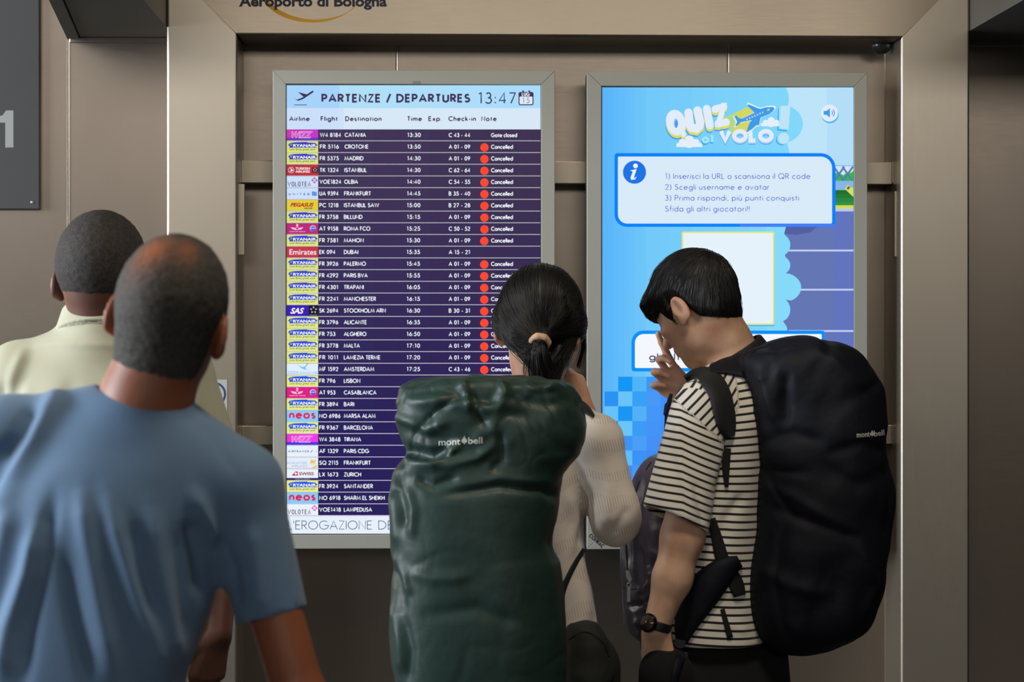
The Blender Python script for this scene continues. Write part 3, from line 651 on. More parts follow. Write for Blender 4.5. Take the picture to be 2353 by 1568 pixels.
for r in (6, 10.5): art.stroke([(1907+r*math.cos(math.radians(a)), 259.5+r*math.sin(math.radians(a))) for a in range(-48, 49, 12)], 1.1, '#3f9ce8', 15)
art.build('sound_button', quiz_s)
art = Art(SW)
art.rrect(1412, 352, 1920, 521.5, (7, 34, 5, 28), '#0a82f8', 12); art.rect(1700, 516, 1918, 520.5, '#4a7cf8', 12.5); art.rrect(1420, 360, 1912, 514, (3, 26, 3, 21), '#d9eaf8', 13)
art.disc(1458, 396, 26.6, '#1f74e6', 14); art.disc(1460.3, 381.3, 5.4, '#f0f6fc', 15)
art.poly([(1448, 392), (1463, 388.5), (1456, 410), (1463, 406), (1459, 412.5), (1450, 413.5), (1449, 408), (1454, 394.5)], '#f0f6fc', 15)
for t, y, wd in (('1) Inserisci la URL o scansiona il QR code', 411, 334), ('2) Scegli username e avatar', 436, 240), ('3) Prima rispondi, più punti conquisti', 461, 308), ('Sfida gli altri giocatori!!', 486, 195)):
    art.text(t, 1528, y+.5, 13.2, '#2a54cc', .105, wd, 15, track=.13)
art.build('instruction_card', quiz_s)
art = Art(SW); art.rrect(1567, 535, 1780, 750, 3, '#4aaef4', 11); art.rrect(1566.5, 532.5, 1779.5, 747, 3, '#e2e67c', 12); art.rrect(1570, 536, 1776, 743.5, 2, '#e6f2fb', 13)
art.build('blank_code_card', quiz_s)
art = Art(SW); art.rrect(1451, 760, 1895, 854, (27, 5, 5, 7), '#0a90f6', 13); art.rrect(1459, 768, 1888, 846, (20, 2, 2, 3), '#f4f8fe', 14)
art.text('Inserisci il PIN di gioco', 1650, 797, 12.5, '#26346c', .1, 185, 15, track=.12); art.text('gli altri', 1491, 829, 17, '#26346c', .16, 90, 15, track=.08)
art.build('pin_card', quiz_s)
art = Art(DF, 'p'); art.text('CONRAC', 1352, 1233, 9.6, '#1c1c1c', .22, 42, 1, rot=math.radians(42)); art.build('maker_lettering', quiz)
# ---------------------------------------------------------------- soft bodies: distance fields meshed by sparse surface nets
f32 = np.float32
def A3(v): return np.array(v, f32)
def smin(a, b, k):
    h = np.clip(.5+.5*(b-a)/k, 0, 1); return b*(1-h)+a*h-k*h*(1-h)
def smax(a, b, k): return -smin(-a, -b, k)
def cap(a, b, ra, rb=None, sq=None):
    a, b = A3(a), A3(b); rb = ra if rb is None else rb; s = A3(sq) if sq is not None else None
    if s is not None: a = a*s; b = b*s
    ba = b-a; L = float(ba@ba)+1e-9
    def fn(p):
        q = (p*s if s is not None else p)-a; t = np.clip(q@ba/L, 0, 1)
        return np.linalg.norm(q-t[:, None]*ba, axis=1)-(ra+(rb-ra)*t)
    return fn
def ell(c, r, R=None):
    c, r = A3(c), A3(r); Rm = None if R is None else np.array(R, f32)
    def fn(p):
        q = p-c
        if Rm is not None: q = q@Rm
        k0 = np.linalg.norm(q/r, axis=1); k1 = np.linalg.norm(q/(r*r), axis=1)+1e-6; return k0*(k0-1)/k1
    return fn
def smoothtab(secs, n=160):
    S = np.array(sorted(secs), float); z = S[:, 0]; zz = np.linspace(z[0], z[-1], n); out = [zz]
    for j in range(1, S.shape[1]):
        y = S[:, j]; m = np.zeros(len(z)); d = np.diff(y)/np.diff(z)
        for i in range(1, len(z)-1): m[i] = 0 if d[i-1]*d[i] <= 0 else 2*d[i-1]*d[i]/(d[i-1]+d[i])
        m[0] = d[0]; m[-1] = d[-1]
        i = np.clip(np.searchsorted(z, zz)-1, 0, len(z)-2); h = z[i+1]-z[i]; t = (zz-z[i])/h
        out.append((2*t**3-3*t**2+1)*y[i]+(t**3-2*t**2+t)*h*m[i]+(-2*t**3+3*t**2)*y[i+1]+(t**3-t**2)*h*m[i+1])
    return out
def loft(secs, n=2.2, rnd=0.03):
    """secs (z, cx, cy, rx, ry): stack of superellipses"""
    T = smoothtab(secs); z0, z1 = T[0][0], T[0][-1]
    def fn(p):
        z = p[:, 2]; cx, cy, rx, ry = (np.interp(z, T[0], T[j]).astype(f32) for j in (1, 2, 3, 4))
        q = (np.abs((p[:, 0]-cx)/rx)**n+np.abs((p[:, 1]-cy)/ry)**n)**(1/n)
        return smax((q-1)*np.minimum(rx, ry), np.maximum(z-z1, z0-z), rnd)
    return fn
def sec(py, L, R, Y, ry, cy=None):
    a, b = P(L, py, Y), P(R, py, Y); return (a[2], (a[0]+b[0])/2, Y if cy is None else cy, (b[0]-a[0])/2, ry)
def union(fs, k=.02):
    def fn(p):
        d = fs[0](p)
        for g in fs[1:]:
            kk = k
            if isinstance(g, tuple): g, kk = g
            d = smin(d, g(p), kk)
        return d
    return fn
def cut(f, g, k=.004): return lambda p: smax(f(p), -g(p), k)
def inter(f, g, k=.004): return lambda p: smax(f(p), g(p), k)
def half(o, n):
    """negative on the side the normal points away from"""
    o, n = A3(o), A3(n); n = n/np.linalg.norm(n); return lambda p: (p-o)@n
def mesh_sdf(fn, lo, hi, h):
    B = 8; lo = np.array(lo, float); hi = np.array(hi, float); nb = np.ceil((hi-lo)/(h*B)).astype(int)
    g = np.stack(np.meshgrid(*[np.arange(k) for k in nb], indexing='ij'), -1).reshape(-1, 3)
    d = fn((lo+(g+.5)*h*B).astype(f32)); g = g[np.abs(d) < h*B*1.35]
    off = np.stack(np.meshgrid(*[np.arange(B+1)]*3, indexing='ij'), -1).reshape(-1, 3)
    D = np.empty((len(g), (B+1)**3), f32)
    for s in range(0, len(g), 400):
        q = g[s:s+400]; pts = (lo+h*(q[:, None, :]*B+off[None])).reshape(-1, 3).astype(f32); D[s:s+400] = fn(pts).reshape(len(q), -1)
    D = D.reshape(-1, B+1, B+1, B+1); N = nb*B+2
    C = [D[:, i:i+B, j:j+B, k:k+B] for i in (0, 1) for j in (0, 1) for k in (0, 1)]
    neg = sum((c < 0).astype(np.int8) for c in C); act = np.argwhere((neg > 0) & (neg < 8))
    vals = np.stack([c[tuple(act.T)] for c in C], 1)
    corner = np.array([(i, j, k) for i in (0, 1) for j in (0, 1) for k in (0, 1)], float)
    acc = np.zeros((len(act), 3)); cnt = np.zeros(len(act))
    for a in range(8):
        for b in range(a+1, 8):
            if abs(corner[a]-corner[b]).sum() != 1: continue
            va, vb = vals[:, a], vals[:, b]; m = (va < 0) != (vb < 0); t = np.where(m, va/np.where(m, va-vb, 1), 0)
            acc += m[:, None]*(corner[a]+t[:, None]*(corner[b]-corner[a])); cnt += m
    cell = g[act[:, 0]]*B+act[:, 1:]; V = lo+h*(cell+acc/cnt[:, None])
    ids = (cell[:, 0].astype(np.int64)*N[1]+cell[:, 1])*N[2]+cell[:, 2]; order = np.argsort(ids); ids = ids[order]; V = V[order]
    def look(c):
        k = (c[:, 0].astype(np.int64)*N[1]+c[:, 1])*N[2]+c[:, 2]; i = np.clip(np.searchsorted(ids, k), 0, len(ids)-1); return i, ids[i] == k
    Fs = []
    for ax in range(3):
        u, v = [(1, 2), (2, 0), (0, 1)][ax]
        sl = [slice(0, B)]*3; sl2 = list(sl); sl2[ax] = slice(1, B+1)
        a = D[(slice(None),)+tuple(sl)]; b = D[(slice(None),)+tuple(sl2)]; e = np.argwhere((a < 0) != (b < 0))
        pt = g[e[:, 0]]*B+e[:, 1:]; flip = a[tuple(e.T)] < 0; cs = []; ok = np.ones(len(e), bool)
        for du, dv in ((0, 0), (-1, 0), (-1, -1), (0, -1)):
            c = pt.copy(); c[:, u] += du; c[:, v] += dv; i, o_ = look(c); cs.append(i); ok &= o_
        Q = np.stack(cs, 1); Q = np.where(flip[:, None], Q, Q[:, ::-1])[ok]; Fs.append(Q)
    return V, np.concatenate(Fs)
def vnormals(V, Fc):
    n = np.cross(V[Fc[:, 2]]-V[Fc[:, 0]], V[Fc[:, 3]]-V[Fc[:, 1]]); N = np.zeros_like(V)
    for j in range(4): np.add.at(N, Fc[:, j], n)
    return N/(np.linalg.norm(N, axis=1)[:, None]+1e-12)
def relax(V, Fc, it=1, f=.5):
    for _ in range(it):
        S = np.zeros_like(V); c = np.zeros(len(V))
        for j in range(4):
            for k in (1, 3): np.add.at(S, Fc[:, j], V[Fc[:, (j+k) % 4]]); np.add.at(c, Fc[:, j], 1)
        V = V+(S/np.maximum(c, 1)[:, None]-V)*f
    return V
_h = np.random.RandomState(7).rand(64, 64, 64)*2-1
def vnoise(p):
    i = np.floor(p).astype(int); f = p-i; f = f*f*(3-2*f); i &= 63; j = (i+1) & 63; r = 0
    for a in (0, 1):
        for b in (0, 1):
            for c in (0, 1):
                w = (f[:, 0] if a else 1-f[:, 0])*(f[:, 1] if b else 1-f[:, 1])*(f[:, 2] if c else 1-f[:, 2])
                r = r+w*_h[(j if a else i)[:, 0], (j if b else i)[:, 1], (j if c else i)[:, 2]]
    return r
def fbm(p, oct=3):
    return sum(vnoise(p*2**o+17.3*o)/2**o for o in range(oct))
def segd(X, Z, pts):
    """distance in the x-z plane to a polyline, and position along it 0..1"""
    best = np.full(len(X), 9.0); par = np.zeros(len(X)); n = len(pts)-1
    for i in range(n):
        ax, az = pts[i]; bx, bz = pts[i+1]; dx, dz = bx-ax, bz-az; t = np.clip(((X-ax)*dx+(Z-az)*dz)/(dx*dx+dz*dz+1e-9), 0, 1)
        d = np.hypot(X-ax-t*dx, Z-az-t*dz); m = d < best; best = np.where(m, d, best); par = np.where(m, (i+t)/n, par)
    return best, par
def creases(V, N, Y, lst, front=True):
    """lst of (photo px polyline, width m, amplitude m): raised (+) or sunk (-) folds on the side facing the hall"""
    out = np.zeros(len(V)); m = np.clip(-N[:, 1]*2.0+.3, 0, 1) if front else 1
    for pts, w, amp in lst:
        q = [(P(x, y, Y)[0], P(x, y, Y)[2]) for x, y in pts]; d, t = segd(V[:, 0], V[:, 2], q)
        out += amp*np.exp(-(d/w)**2)*np.minimum(1, np.minimum(t, 1-t)*5+.15)
    return V+N*(out*m)[:, None]
MESHES = {}
def body_mesh(name, fn, lo, hi, h, material, parent=None, fold=None, smooth=1, attr=None):
    V, Fc = mesh_sdf(fn, lo, hi, h)
    if smooth: V = relax(V, Fc, smooth)
    if fold: V = fold(V, vnormals(V, Fc))
    o = add_mesh(name, V, Fc, material, parent)
    if attr:
        a = o.data.attributes.new(attr[0], 'FLOAT', 'POINT'); a.data.foreach_set('value', np.asarray(attr[1](V), f32))
    o_key = o.name; MESHES[o_key] = (V, Fc); return o
def bvh(*obs):
    return [BVHTree.FromPolygons([tuple(v) for v in MESHES[o.name][0]], [tuple(f) for f in MESHES[o.name][1]]) for o in obs]
def cast(px, py, trees, lift=0.0):
    """surface point met from the hall side along the line of sight through a photo pixel"""
    d = Vector(((px-1176.5)/F, 1, -(py-784.0)/F)).normalized(); best = None
    for t in trees:
        h = t.ray_cast(CAMP, d)
        if h[0] is not None and (best is None or h[3] < best[1]): best = (h[0], h[3], h[1])
    if best is None: return None
    return best[0]-d*lift, best[2]
def ribbon(name, pts, trees, thick, material, parent=None, lift=0.002, Yd=None, sub=5):
    """pts (px, py, half width in px); a padded strap laid over whatever lies behind it"""
    ctr = []; q = np.array(pts, float); n = len(q); tt = np.linspace(0, n-1, (n-1)*sub+1)
    def cr(t):
        i = min(int(t), n-2); f = t-i; p0, p1, p2, p3 = q[max(i-1, 0)], q[i], q[i+1], q[min(i+2, n-1)]
        return .5*(2*p1+(p2-p0)*f+(2*p0-5*p1+4*p2-p3)*f*f+(3*p1-p0-3*p2+p3)*f**3)
    C = [cr(t) for t in tt]; rows = []; last = Yd
    for i, c in enumerate(C):
        a, b = C[max(i-1, 0)], C[min(i+1, len(C)-1)]; d = np.array([b[0]-a[0], b[1]-a[1]]); d /= np.linalg.norm(d)+1e-9; nrm = np.array([-d[1], d[0]])
        row = []
        for s in (-1, -.6, 0, .6, 1):
            x, y = c[0]+nrm[0]*c[2]*s, c[1]+nrm[1]*c[2]*s; h = cast(x, y, trees) if trees else None
            row.append([x, y, h[0].y if h else None])
        rows.append(row)
    Ys = np.array([[np.nan if r[2] is None else r[2] for r in row] for row in rows], float); med = np.nanmedian(Ys) if not np.all(np.isnan(Ys)) else Yd
    if Yd is not None: Ys = np.where(np.abs(Ys-Yd) > .12, np.nan, Ys); med = Yd
    for j in range(5):
        col = Ys[:, j]; ok = ~np.isnan(col); Ys[:, j] = np.interp(np.arange(len(col)), np.where(ok)[0], col[ok]) if ok.any() else med
    k = np.array([.25, .5, .25])
    for _ in range(3): Ys = np.vstack([Ys[:1], .25*Ys[:-2]+.5*Ys[1:-1]+.25*Ys[2:], Ys[-1:]])
    V = []; m = len(rows)
    prof = [0.25, .9, 1, .9, .25]
    for i in range(m):
        for j in range(5): V.append(P(rows[i][j][0], rows[i][j][1], Ys[i, j]-lift-thick*prof[j]))
    for i in range(m):
        for j in range(5): V.append(P(rows[i][j][0], rows[i][j][1], Ys[i, j]-lift+.003))
    V = np.array(V); Fc = []; o5 = m*5
    for i in range(m-1):
        for j in range(4):
            a = i*5+j; Fc += [[a, a+1, a+6, a+5], [o5+a, o5+a+5, o5+a+6, o5+a+1]]
        for j in (0, 4):
            a = i*5+j; Fc.append([a, a+5, o5+a+5, o5+a] if j == 0 else [a, o5+a, o5+a+5, a+5])
    for a in (0, (m-1)*5):
        for j in range(4): Fc.append([a+j, o5+a+j, o5+a+j+1, a+j+1] if a == 0 else [a+j, a+j+1, o5+a+j+1, o5+a+j])
    o = add_mesh(name, V, np.array(Fc), material, parent); MESHES[o.name] = (V, np.array(Fc)); return o
def tubes(name, lines, rad, material, parent=None, sides=3, taper=.35, closed_tip=False):
    """many thin strands, one mesh; lines (n, m, 3)"""
    L = np.asarray(lines, float); n, m = L.shape[:2]; T = np.gradient(L, axis=1); T /= np.linalg.norm(T, axis=2, keepdims=True)+1e-9
    ref = np.array([.31, .52, .79]); U_ = np.cross(T, ref); U_ /= np.linalg.norm(U_, axis=2, keepdims=True)+1e-9; B_ = np.cross(T, U_)
    r = (rad if np.ndim(rad) else np.full(n, rad))[:, None]*np.linspace(1, taper, m)[None]
    V = np.stack([L+(U_*math.cos(a)+B_*math.sin(a))*r[..., None] for a in [2*math.pi*i/sides for i in range(sides)]], 2)
    idx = np.arange(n*m*sides).reshape(n, m, sides); nx = np.roll(idx, -1, axis=2)
    Fc = np.stack([idx[:, :-1], nx[:, :-1], nx[:, 1:], idx[:, 1:]], -1).reshape(-1, 4)
    return add_mesh(name, V.reshape(-1, 3), Fc, material, parent)
def grad_fn(fn, p, e=.002):
    p = p.astype(f32); d = [fn(p+A3(v))-fn(p-A3(v)) for v in ((e, 0, 0), (0, e, 0), (0, 0, e))]; g = np.stack(d, 1); return g/(np.linalg.norm(g, axis=1)[:, None]+1e-9)
def snap(fn, p, off):
    for _ in range(3): p = p-grad_fn(fn, p)*(fn(p.astype(f32))-off)[:, None]
    return p

# ---------------------------------------------------------------- anatomy
def rotm(yaw=0, pitch=0, roll=0):
    y, p, r = map(math.radians, (yaw, pitch, roll))
    return np.array(Matrix.Rotation(y, 3, 'Z') @ Matrix.Rotation(p, 3, 'X') @ Matrix.Rotation(r, 3, 'Y'))
def ear_parts(sd, fl=22):
    R = rotm(fl*sd, 0, 0)@rotm(0, -12, 0)
    c = (.083*sd, -.006, -.004)
    o = ell(c, (.0095, .0200, .033), R); lob = ell((.079*sd, .002, -.028), (.007, .011, .013), R)
    i1 = ell((.0950*sd, -.002, .002), (.0125, .0135, .0235), R); tr = ell((.081*sd, .011, -.004), (.006, .005, .008))
    ah = cap((.086*sd, -.011, .012), (.084*sd, -.010, -.014), .0032)
    return lambda p: smin(smin(smax(smin(o(p), lob(p), .006), -i1(p), .004), tr(p), .004), ah(p), .003)
skull = union([ell((0, -.012, .035), (.077, .098, .093)), (ell((0, .030, -.02), (.064, .066, .085)), .03), (ell((0, .028, -.062), (.054, .058, .046)), .03), (ell((0, .073, -.092), (.021, .018, .018)), .025)])
_feat = [(ell((0, .082, .030), (.046, .016, .010)), .014), (cap((0, .092, .012), (0, .114, -.020), .0085, .012), .012), (ell((.013, .104, -.024), (.009, .010, .008)), .006), (ell((-.013, .104, -.024), (.009, .010, .008)), .006),
         (ell((0, .093, -.050), (.022, .011, .0055)), .006), (ell((0, .092, -.060), (.020, .011, .006)), .006), (ell((.04, .07, -.012), (.02, .018, .014)), .02), (ell((-.04, .07, -.012), (.02, .018, .014)), .02)]
_sock = [ell((sd*.031, .099, .012), (.018, .014, .011)) for sd in (-1, 1)]; _eye = [ell((sd*.031, .0775, .012), (.0125,)*3) for sd in (-1, 1)]
_ears = [ear_parts(-1), ear_parts(1)]; _ears_flat = [ear_parts(-1, 6), ear_parts(1, 6)]
def head_local(p, ears=_ears):
    d = skull(p)
    for g, k in _feat: d = smin(d, g(p), k)
    for s in _sock: d = smax(d, -s(p), .008)
    for e in _eye: d = smin(d, e(p), .003)
    for e in ears: d = smin(d, e(p), .006)
    return d
class Head:
    def __init__(s, o, R, sc=1.0, ears=None): s.o, s.R, s.sc, s.ears = A3(o), np.array(R, f32), sc, ears or _ears
    def loc(s, p): return ((p-s.o)@s.R)/s.sc
    def wld(s, l): return s.o+(np.array(l, f32)*s.sc)@s.R.T
    def fn(s, p): return head_local(s.loc(p), s.ears)*s.sc
    def scalp(s, p): return skull(s.loc(p))*s.sc
def hairline(l, back=-.060, side=-.012):
    y = l[:, 1]; z = l[:, 2]
    line = np.interp(y, [-.12, -.045, -.022, -.016, .012, .03, .05, .075, .10], [back, back, back+.008, .030, .034, -.012+side*0, .045, .072, .085])
    return z-line
def hand(w, f, n, t, curl=(20, 20, 20, 20), sc=1.0, thumb=(.75, .6, .3), tcurl=15, spread=.0, fing=None):
    """w wrist, f finger direction, n palm normal, t thumb side; returns distance pieces"""
    w = np.array(w, float); f = np.array(f, float); f /= np.linalg.norm(f); n = np.array(n, float); n -= f*(n@f); n /= np.linalg.norm(n); t0 = np.cross(n, f); t = t0 if t0@np.array(t, float) > 0 else -t0
    out = []; kn = [(.030, .088), (.010, .092), (-.010, .088), (-.028, .080)]; ln = [(.044, .027, .022), (.049, .031, .023), (.045, .029, .022), (.035, .022, .019)]
    for i, ((kt, kf), L) in enumerate(zip(kn, ln)):
        k = w+(t*kt+f*kf)*sc; b = w+(t*kt*.55+f*.012)*sc; out.append((cap(b, k, .0135*sc, .0115*sc, None), .014))
        d0 = f+t*(1.5-i)*spread; d0 /= np.linalg.norm(d0); a = 0; p = k; r = .0092 if i < 3 else .008
        cs = curl[i] if np.ndim(curl[i]) else (curl[i]*.9, curl[i]*1.2, curl[i]*.8)
        for j, l in enumerate(L):
            a += math.radians(cs[j]); d = d0*math.cos(a)+n*math.sin(a); q = p+d*l*sc; out.append((cap(p, q, r*sc*(1-.1*j), r*sc*(.93-.1*j)), .004)); p = q
    d = t*thumb[0]+f*thumb[1]+n*thumb[2]; d /= np.linalg.norm(d); p = w+(t*.018+f*.018)*sc
    for j, (l, r) in enumerate(((.044, .015), (.034, .0115), (.027, .0100))):
        q = p+d*l*sc; out.append((cap(p, q, r*sc, r*sc*.88), .008 if j == 0 else .004)); p = q; d = d+f*.25*tcurl/15+n*.12*tcurl/15; d /= np.linalg.norm(d)
    return out
def ground_legs(hipL, hipR, kneeL, kneeR, footL, footR, r=(.085, .058, .040)):
    o = []
    for h, k, a in ((hipL, kneeL, footL), (hipR, kneeR, footR)): o += [(cap(h, k, r[0], r[1]), .03), (cap(k, a, r[1], r[2]), .02)]
    return o
def trousers(hips, knees, feet, pelvis, extra=(), r=(.100, .078, .066), hem=.055):
    fs = [pelvis]
    for h, k, a in zip(hips, knees, feet): fs += [(cap(h, k, r[0], r[1]), .03), (cap(k, a, r[1], r[2]), .03)]
    return inter(union(fs+list(extra)), lambda p: hem-p[:, 2], .01)
def shoe(name, foot, fwd, parent, col='#26262a'):
    f = np.array([fwd[0], fwd[1], 0.]); f /= np.linalg.norm(f); a = np.array([foot[0], foot[1], .0])
    up = inter(union([cap(a-f*.045+A3((0, 0, .048)), a+f*.02+A3((0, 0, .05)), .044, .044), (cap(a+f*.02+A3((0, 0, .042)), a+f*.165+A3((0, 0, .030)), .044, .034, (1, 1, 1.15)), .03), (cap(a+A3((0, 0, .06)), a+A3((0, 0, .10)), .044, .046), .02)]), lambda p: .006-p[:, 2], .004)
    up = cut(up, cap(a+A3((0, 0, .085)), a+A3((0, 0, .2)), .036), .004)
    sh = empty(name, a, '', 'shoe') if False else None
    lo = a-A3((.25, .25, 0))-A3((0, 0, .01)); hi = a+A3((.25, .25, .16))
    o = body_mesh('shoe', up, lo, hi, .006, mat('shoe_leather', col, .5), parent)
    so = inter(union([cap(a-f*.045+A3((0, 0, .01)), a+f*.165+A3((0, 0, .01)), .047, .038)]), lambda p: np.abs(p[:, 2]-.0095)-.009, .002)
    s = body_mesh('sole', so, lo, hi, .005, mat('sole_rubber', '#c9c7c2', .7), o); return o
SK_D = mat('skin_dark', '#6a4638', .5, sss=.12, bump=(180, .15, .001), tint=('#5c3a30', 14, .3))
SK_T = mat('skin_tan', '#9a5f42', .5, sss=.15, bump=(180, .15, .001), tint=('#8a4f38', 12, .3))
SK_F = mat('skin_fair', '#efc9ac', .5, sss=.15, bump=(220, .10, .0008), tint=('#c08a70', 16, .25))
SK_W = mat('skin_light', '#e2b89c', .5, sss=.15, bump=(220, .10, .0008), tint=('#b98068', 16, .25))
def hair_mat(name, c, rough=.36): return mat(name, c, rough, spec=.5, bump=(400, .1, .0005), sheen=.0)
# ---------------------------------------------------------------- man in the blue T-shirt (nearest)
def Pd(x, y, Y): return P(x, y, Y)
Y = 3.5
blue = empty('person', (P(220, 1700, Y)[0], Y, 0), 'man seen from behind in a plain blue T-shirt, cropped greying hair with a bald patch', 'person')
hd = Head(P(389, 740, Y), rotm(-6, 4, 13), 1.0)
nb = P(330, 960, Y+.0)
shL, shR = P(15, 1010, Y), P(548, 1118, Y)
elR, wrR = P(690, 1605, 3.48), P(722, 1960, 3.33); elL, wrL = P(-130, 1440, 3.5), P(-110, 1790, 3.36)
pel = (P(170, 1790, Y)); hips = [pel+A3((-.09, 0, -.04)), pel+A3((.09, 0, -.04))]
knees = [A3((hips[0][0]-.03, 3.54, .50)), A3((hips[1][0]+.03, 3.52, .50))]; feet = [A3((hips[0][0]-.05, 3.48, .09)), A3((hips[1][0]+.05, 3.48, .09))]
fs = [hd.fn, (cap(hd.wld((0, -.025, -.035)), P(334, 930, Y-.01), .057, .061), .03), (cap(P(334, 930, Y-.01), P(300, 1050, Y), .061, .10), .04),
      (cap(nb+A3((0, .01, -.08)), shL, .042, .042), .03), (cap(nb+A3((0, .01, -.09)), shR, .042, .042), .03), (cap(shL, elL, .042, .037), .03), (cap(shR, elR, .042, .0385), .02),
      (cap(elL, wrL, .037, .026), .015), (cap(elR, wrR, .0385, .027), .015), (loft([sec(1020, 90, 480, Y, .08), sec(1200, 0, 480, Y, .10), sec(1500, -50, 420, Y, .10), sec(1780, -60, 410, Y, .11), sec(1900, 0, 340, Y, .10)]), .04)]
fs += ground_legs(hips[0], hips[1], knees[0], knees[1], feet[0], feet[1])
for f_, k in zip(feet, (1, 1)): fs.append((cap(f_, f_+A3((0, .13, -.055)), .036, .022), .02))
fs += hand(wrR, (0, .1, -1), (-1, .3, 0), (0, 1, 0), (18, 20, 22, 25)); fs += hand(wrL, (0, .1, -1), (1, .3, 0), (0, 1, 0), (18, 20, 22, 25))
fnb = union(fs, .02)
body_mesh('body', fnb, (-1.05, 3.1, -.01), (-.1, 3.85, 1.72), .0048, SK_T, blue)
# shirt
sl_ax = (P(617, 1416, Y)-shR); sl_ax /= np.linalg.norm(sl_ax)
tor = loft([sec(930, 215, 420, Y, .07), sec(1000, 120, 490, Y, .095), sec(1090, 20, 540, Y, .115), sec(1200, -40, 528, Y, .128), sec(1370, -62, 494, Y, .132), sec(1470, -76, 462, Y, .135), sec(1568, -90, 430, Y, .138), sec(1700, -100, 415, Y, .145), sec(1880, -108, 425, Y, .15)], 2.3, .02)
shirt = union([tor, (cap(P(335, 985, Y), shR, .066, .062), .045), (cap(P(300, 985, Y), shL, .066, .062), .045)])
def sleeve(sh, end, r0, r1, gap=.009):
    ax = (end-sh)/np.linalg.norm(end-sh); s = inter(cap(sh, end+ax*.05, r0, r1), half(end, ax), .004)
    return s, cap(end-ax*.08, end+ax*.1, r1-gap, r1-gap+.002)
sR, hR = sleeve(shR, P(624, 1416, Y-.003), .062, .0505, .0055); sL, hL = sleeve(shL, P(-88, 1318, Y), .062, .05)
shirt = cut(cut(union([shirt, (sR, .022), (sL, .022)]), hR), hL)
shirt = cut(shirt, cap(P(340, 850, Y-.005), P(334, 905, Y+.005), .064, .067), .01)
R_ = [([(150, 890), (133, 930), (92, 1020), (40, 1130), (10, 1190)], .017, .010), ([(275, 1120), (311, 1239), (339, 1331), (375, 1445), (400, 1560)], .014, .0085), ([(220, 1106), (236, 1230), (262, 1360), (300, 1540)], .015, .007),
      ([(375, 1148), (389, 1262), (412, 1400), (425, 1520)], .013, .007), ([(455, 1106), (500, 1216), (526, 1308)], .012, .008), ([(130, 1180), (105, 1300), (60, 1420), (30, 1568)], .016, .010), ([(60, 1150), (30, 1280), (0, 1420)], .014, .009),
      ([(484, 1360), (474, 1262), (455, 1180)], .011, -.012), ([(330, 1180), (352, 1290), (385, 1400)], .010, -.006), ([(183, 1240), (215, 1400), (250, 1540)], .012, -.007), ([(548, 1400), (540, 1300), (505, 1220)], .012, -.008),
      ([(590, 1200), (600, 1300), (610, 1410)], .012, .004), ([(100, 930), (70, 1000), (20, 1060)], .012, -.008), ([(160, 1120), (140, 1250), (110, 1400), (90, 1568)], .012, -.008), ([(430, 1200), (440, 1330), (440, 1460)], .010, -.005), ([(420, 930), (500, 1000), (560, 1090)], .01, -.002)]
def fold_blue(V, N):
    V = creases(V, N, Y, [(a_, b_, c_*1.35) for a_, b_, c_ in R_]); q = V*np.array([9, 9, 2.2]); env = np.clip((1.38-V[:, 2])*3, 0, 1); return V+N*(fbm(q, 2)*.0045*env)[:, None]
body_mesh('shirt', shirt, (-1.05, 3.2, .68), (-.2, 3.8, 1.5), .005, mat('blue_jersey', '#627f9f', .88, sheen=.15, bump=(900, .2, .0006)), blue, fold_blue, 2)
nr = [P(352+63*1.55*math.cos(a), 918+10*math.cos(a)*2.2-12*math.sin(a), Y+.066*math.sin(a)) for a in [2*math.pi*i/48 for i in range(48)]]
trs = trousers(hips, knees, feet, ell(pel+A3((0, 0, .0)), (.175, .13, .14)))
body_mesh('trousers', trs, (-1.1, 3.2, -.01), (-.1, 3.8, .95), .008, mat('dark_denim', '#23262e', .85), blue)
for f_ in feet: shoe('shoe', f_, (0, 1), blue)
def buzz(hd, t0=.0045, patch=None, nf=140, back=-.060, neck=None, jit=.005):
    def fn(p):
        l = hd.loc(p); g0 = hairline(l, back); t = t0*np.clip(.1+g0/.03, -.1, 1)+.0010*vnoise(l*nf)
        if patch is not None:
            for (c, r, a) in patch: t = t-a*(.75+.55*vnoise(l*170+3))*np.exp(-(np.linalg.norm((l-A3(c))/A3(r), axis=1))**2)
        g = hairline(l, back)+jit*vnoise(l*60+5)+jit*.8*vnoise(l*260+5)
        e = np.minimum(np.linalg.norm((l-A3((-.083, -.004, -.004)))/A3((1.2, .85, 1.25)), axis=1), np.linalg.norm((l-A3((.083, -.004, -.004)))/A3((1.2, .85, 1.25)), axis=1))-.027
        base = skull(l)*hd.sc
        if neck is not None: base = smin(base, neck(p), .03)
        return smax(base-t*1.0, smax(-g*.7, -e, .006)*hd.sc, .0035)
    return fn
def stubble_mat(name, c1, c2):
    m = mat(name, c1, .75, spec=.25, bumps=[(420, .4, .0012, (1, 1, 1), 4)], tint=(c2, 240, .2)); return m
pt = [((-.026, -.070, .098), (.028, .026, .03), .0076), ((.020, -.064, .101), (.016, .020, .03), .0064)]
hb_ = hd; o = hd.o
thin = lambda V: sum(np.exp(-(np.linalg.norm((hb_.loc(V.astype(f32))-A3(c))/A3(r), axis=1))**2)*k for (c, r, k) in (((-.026, -.070, .098), (.026, .028, .05), 1.0), ((.020, -.062, .101), (.015, .022, .05), .75)))
SB = stubble_mat('greying_stubble', '#33312f', '#4f4c48'); nt = SB.node_tree; b_s = nt.nodes['Principled BSDF']; old = b_s.inputs['Base Color'].links[0].from_socket
at = nt.nodes.new('ShaderNodeAttribute'); at.attribute_name = 'thinning'; mx = nt.nodes.new('ShaderNodeMix'); mx.data_type = 'RGBA'; mx.inputs[7].default_value = (*hexc('#8a5236'), 1)
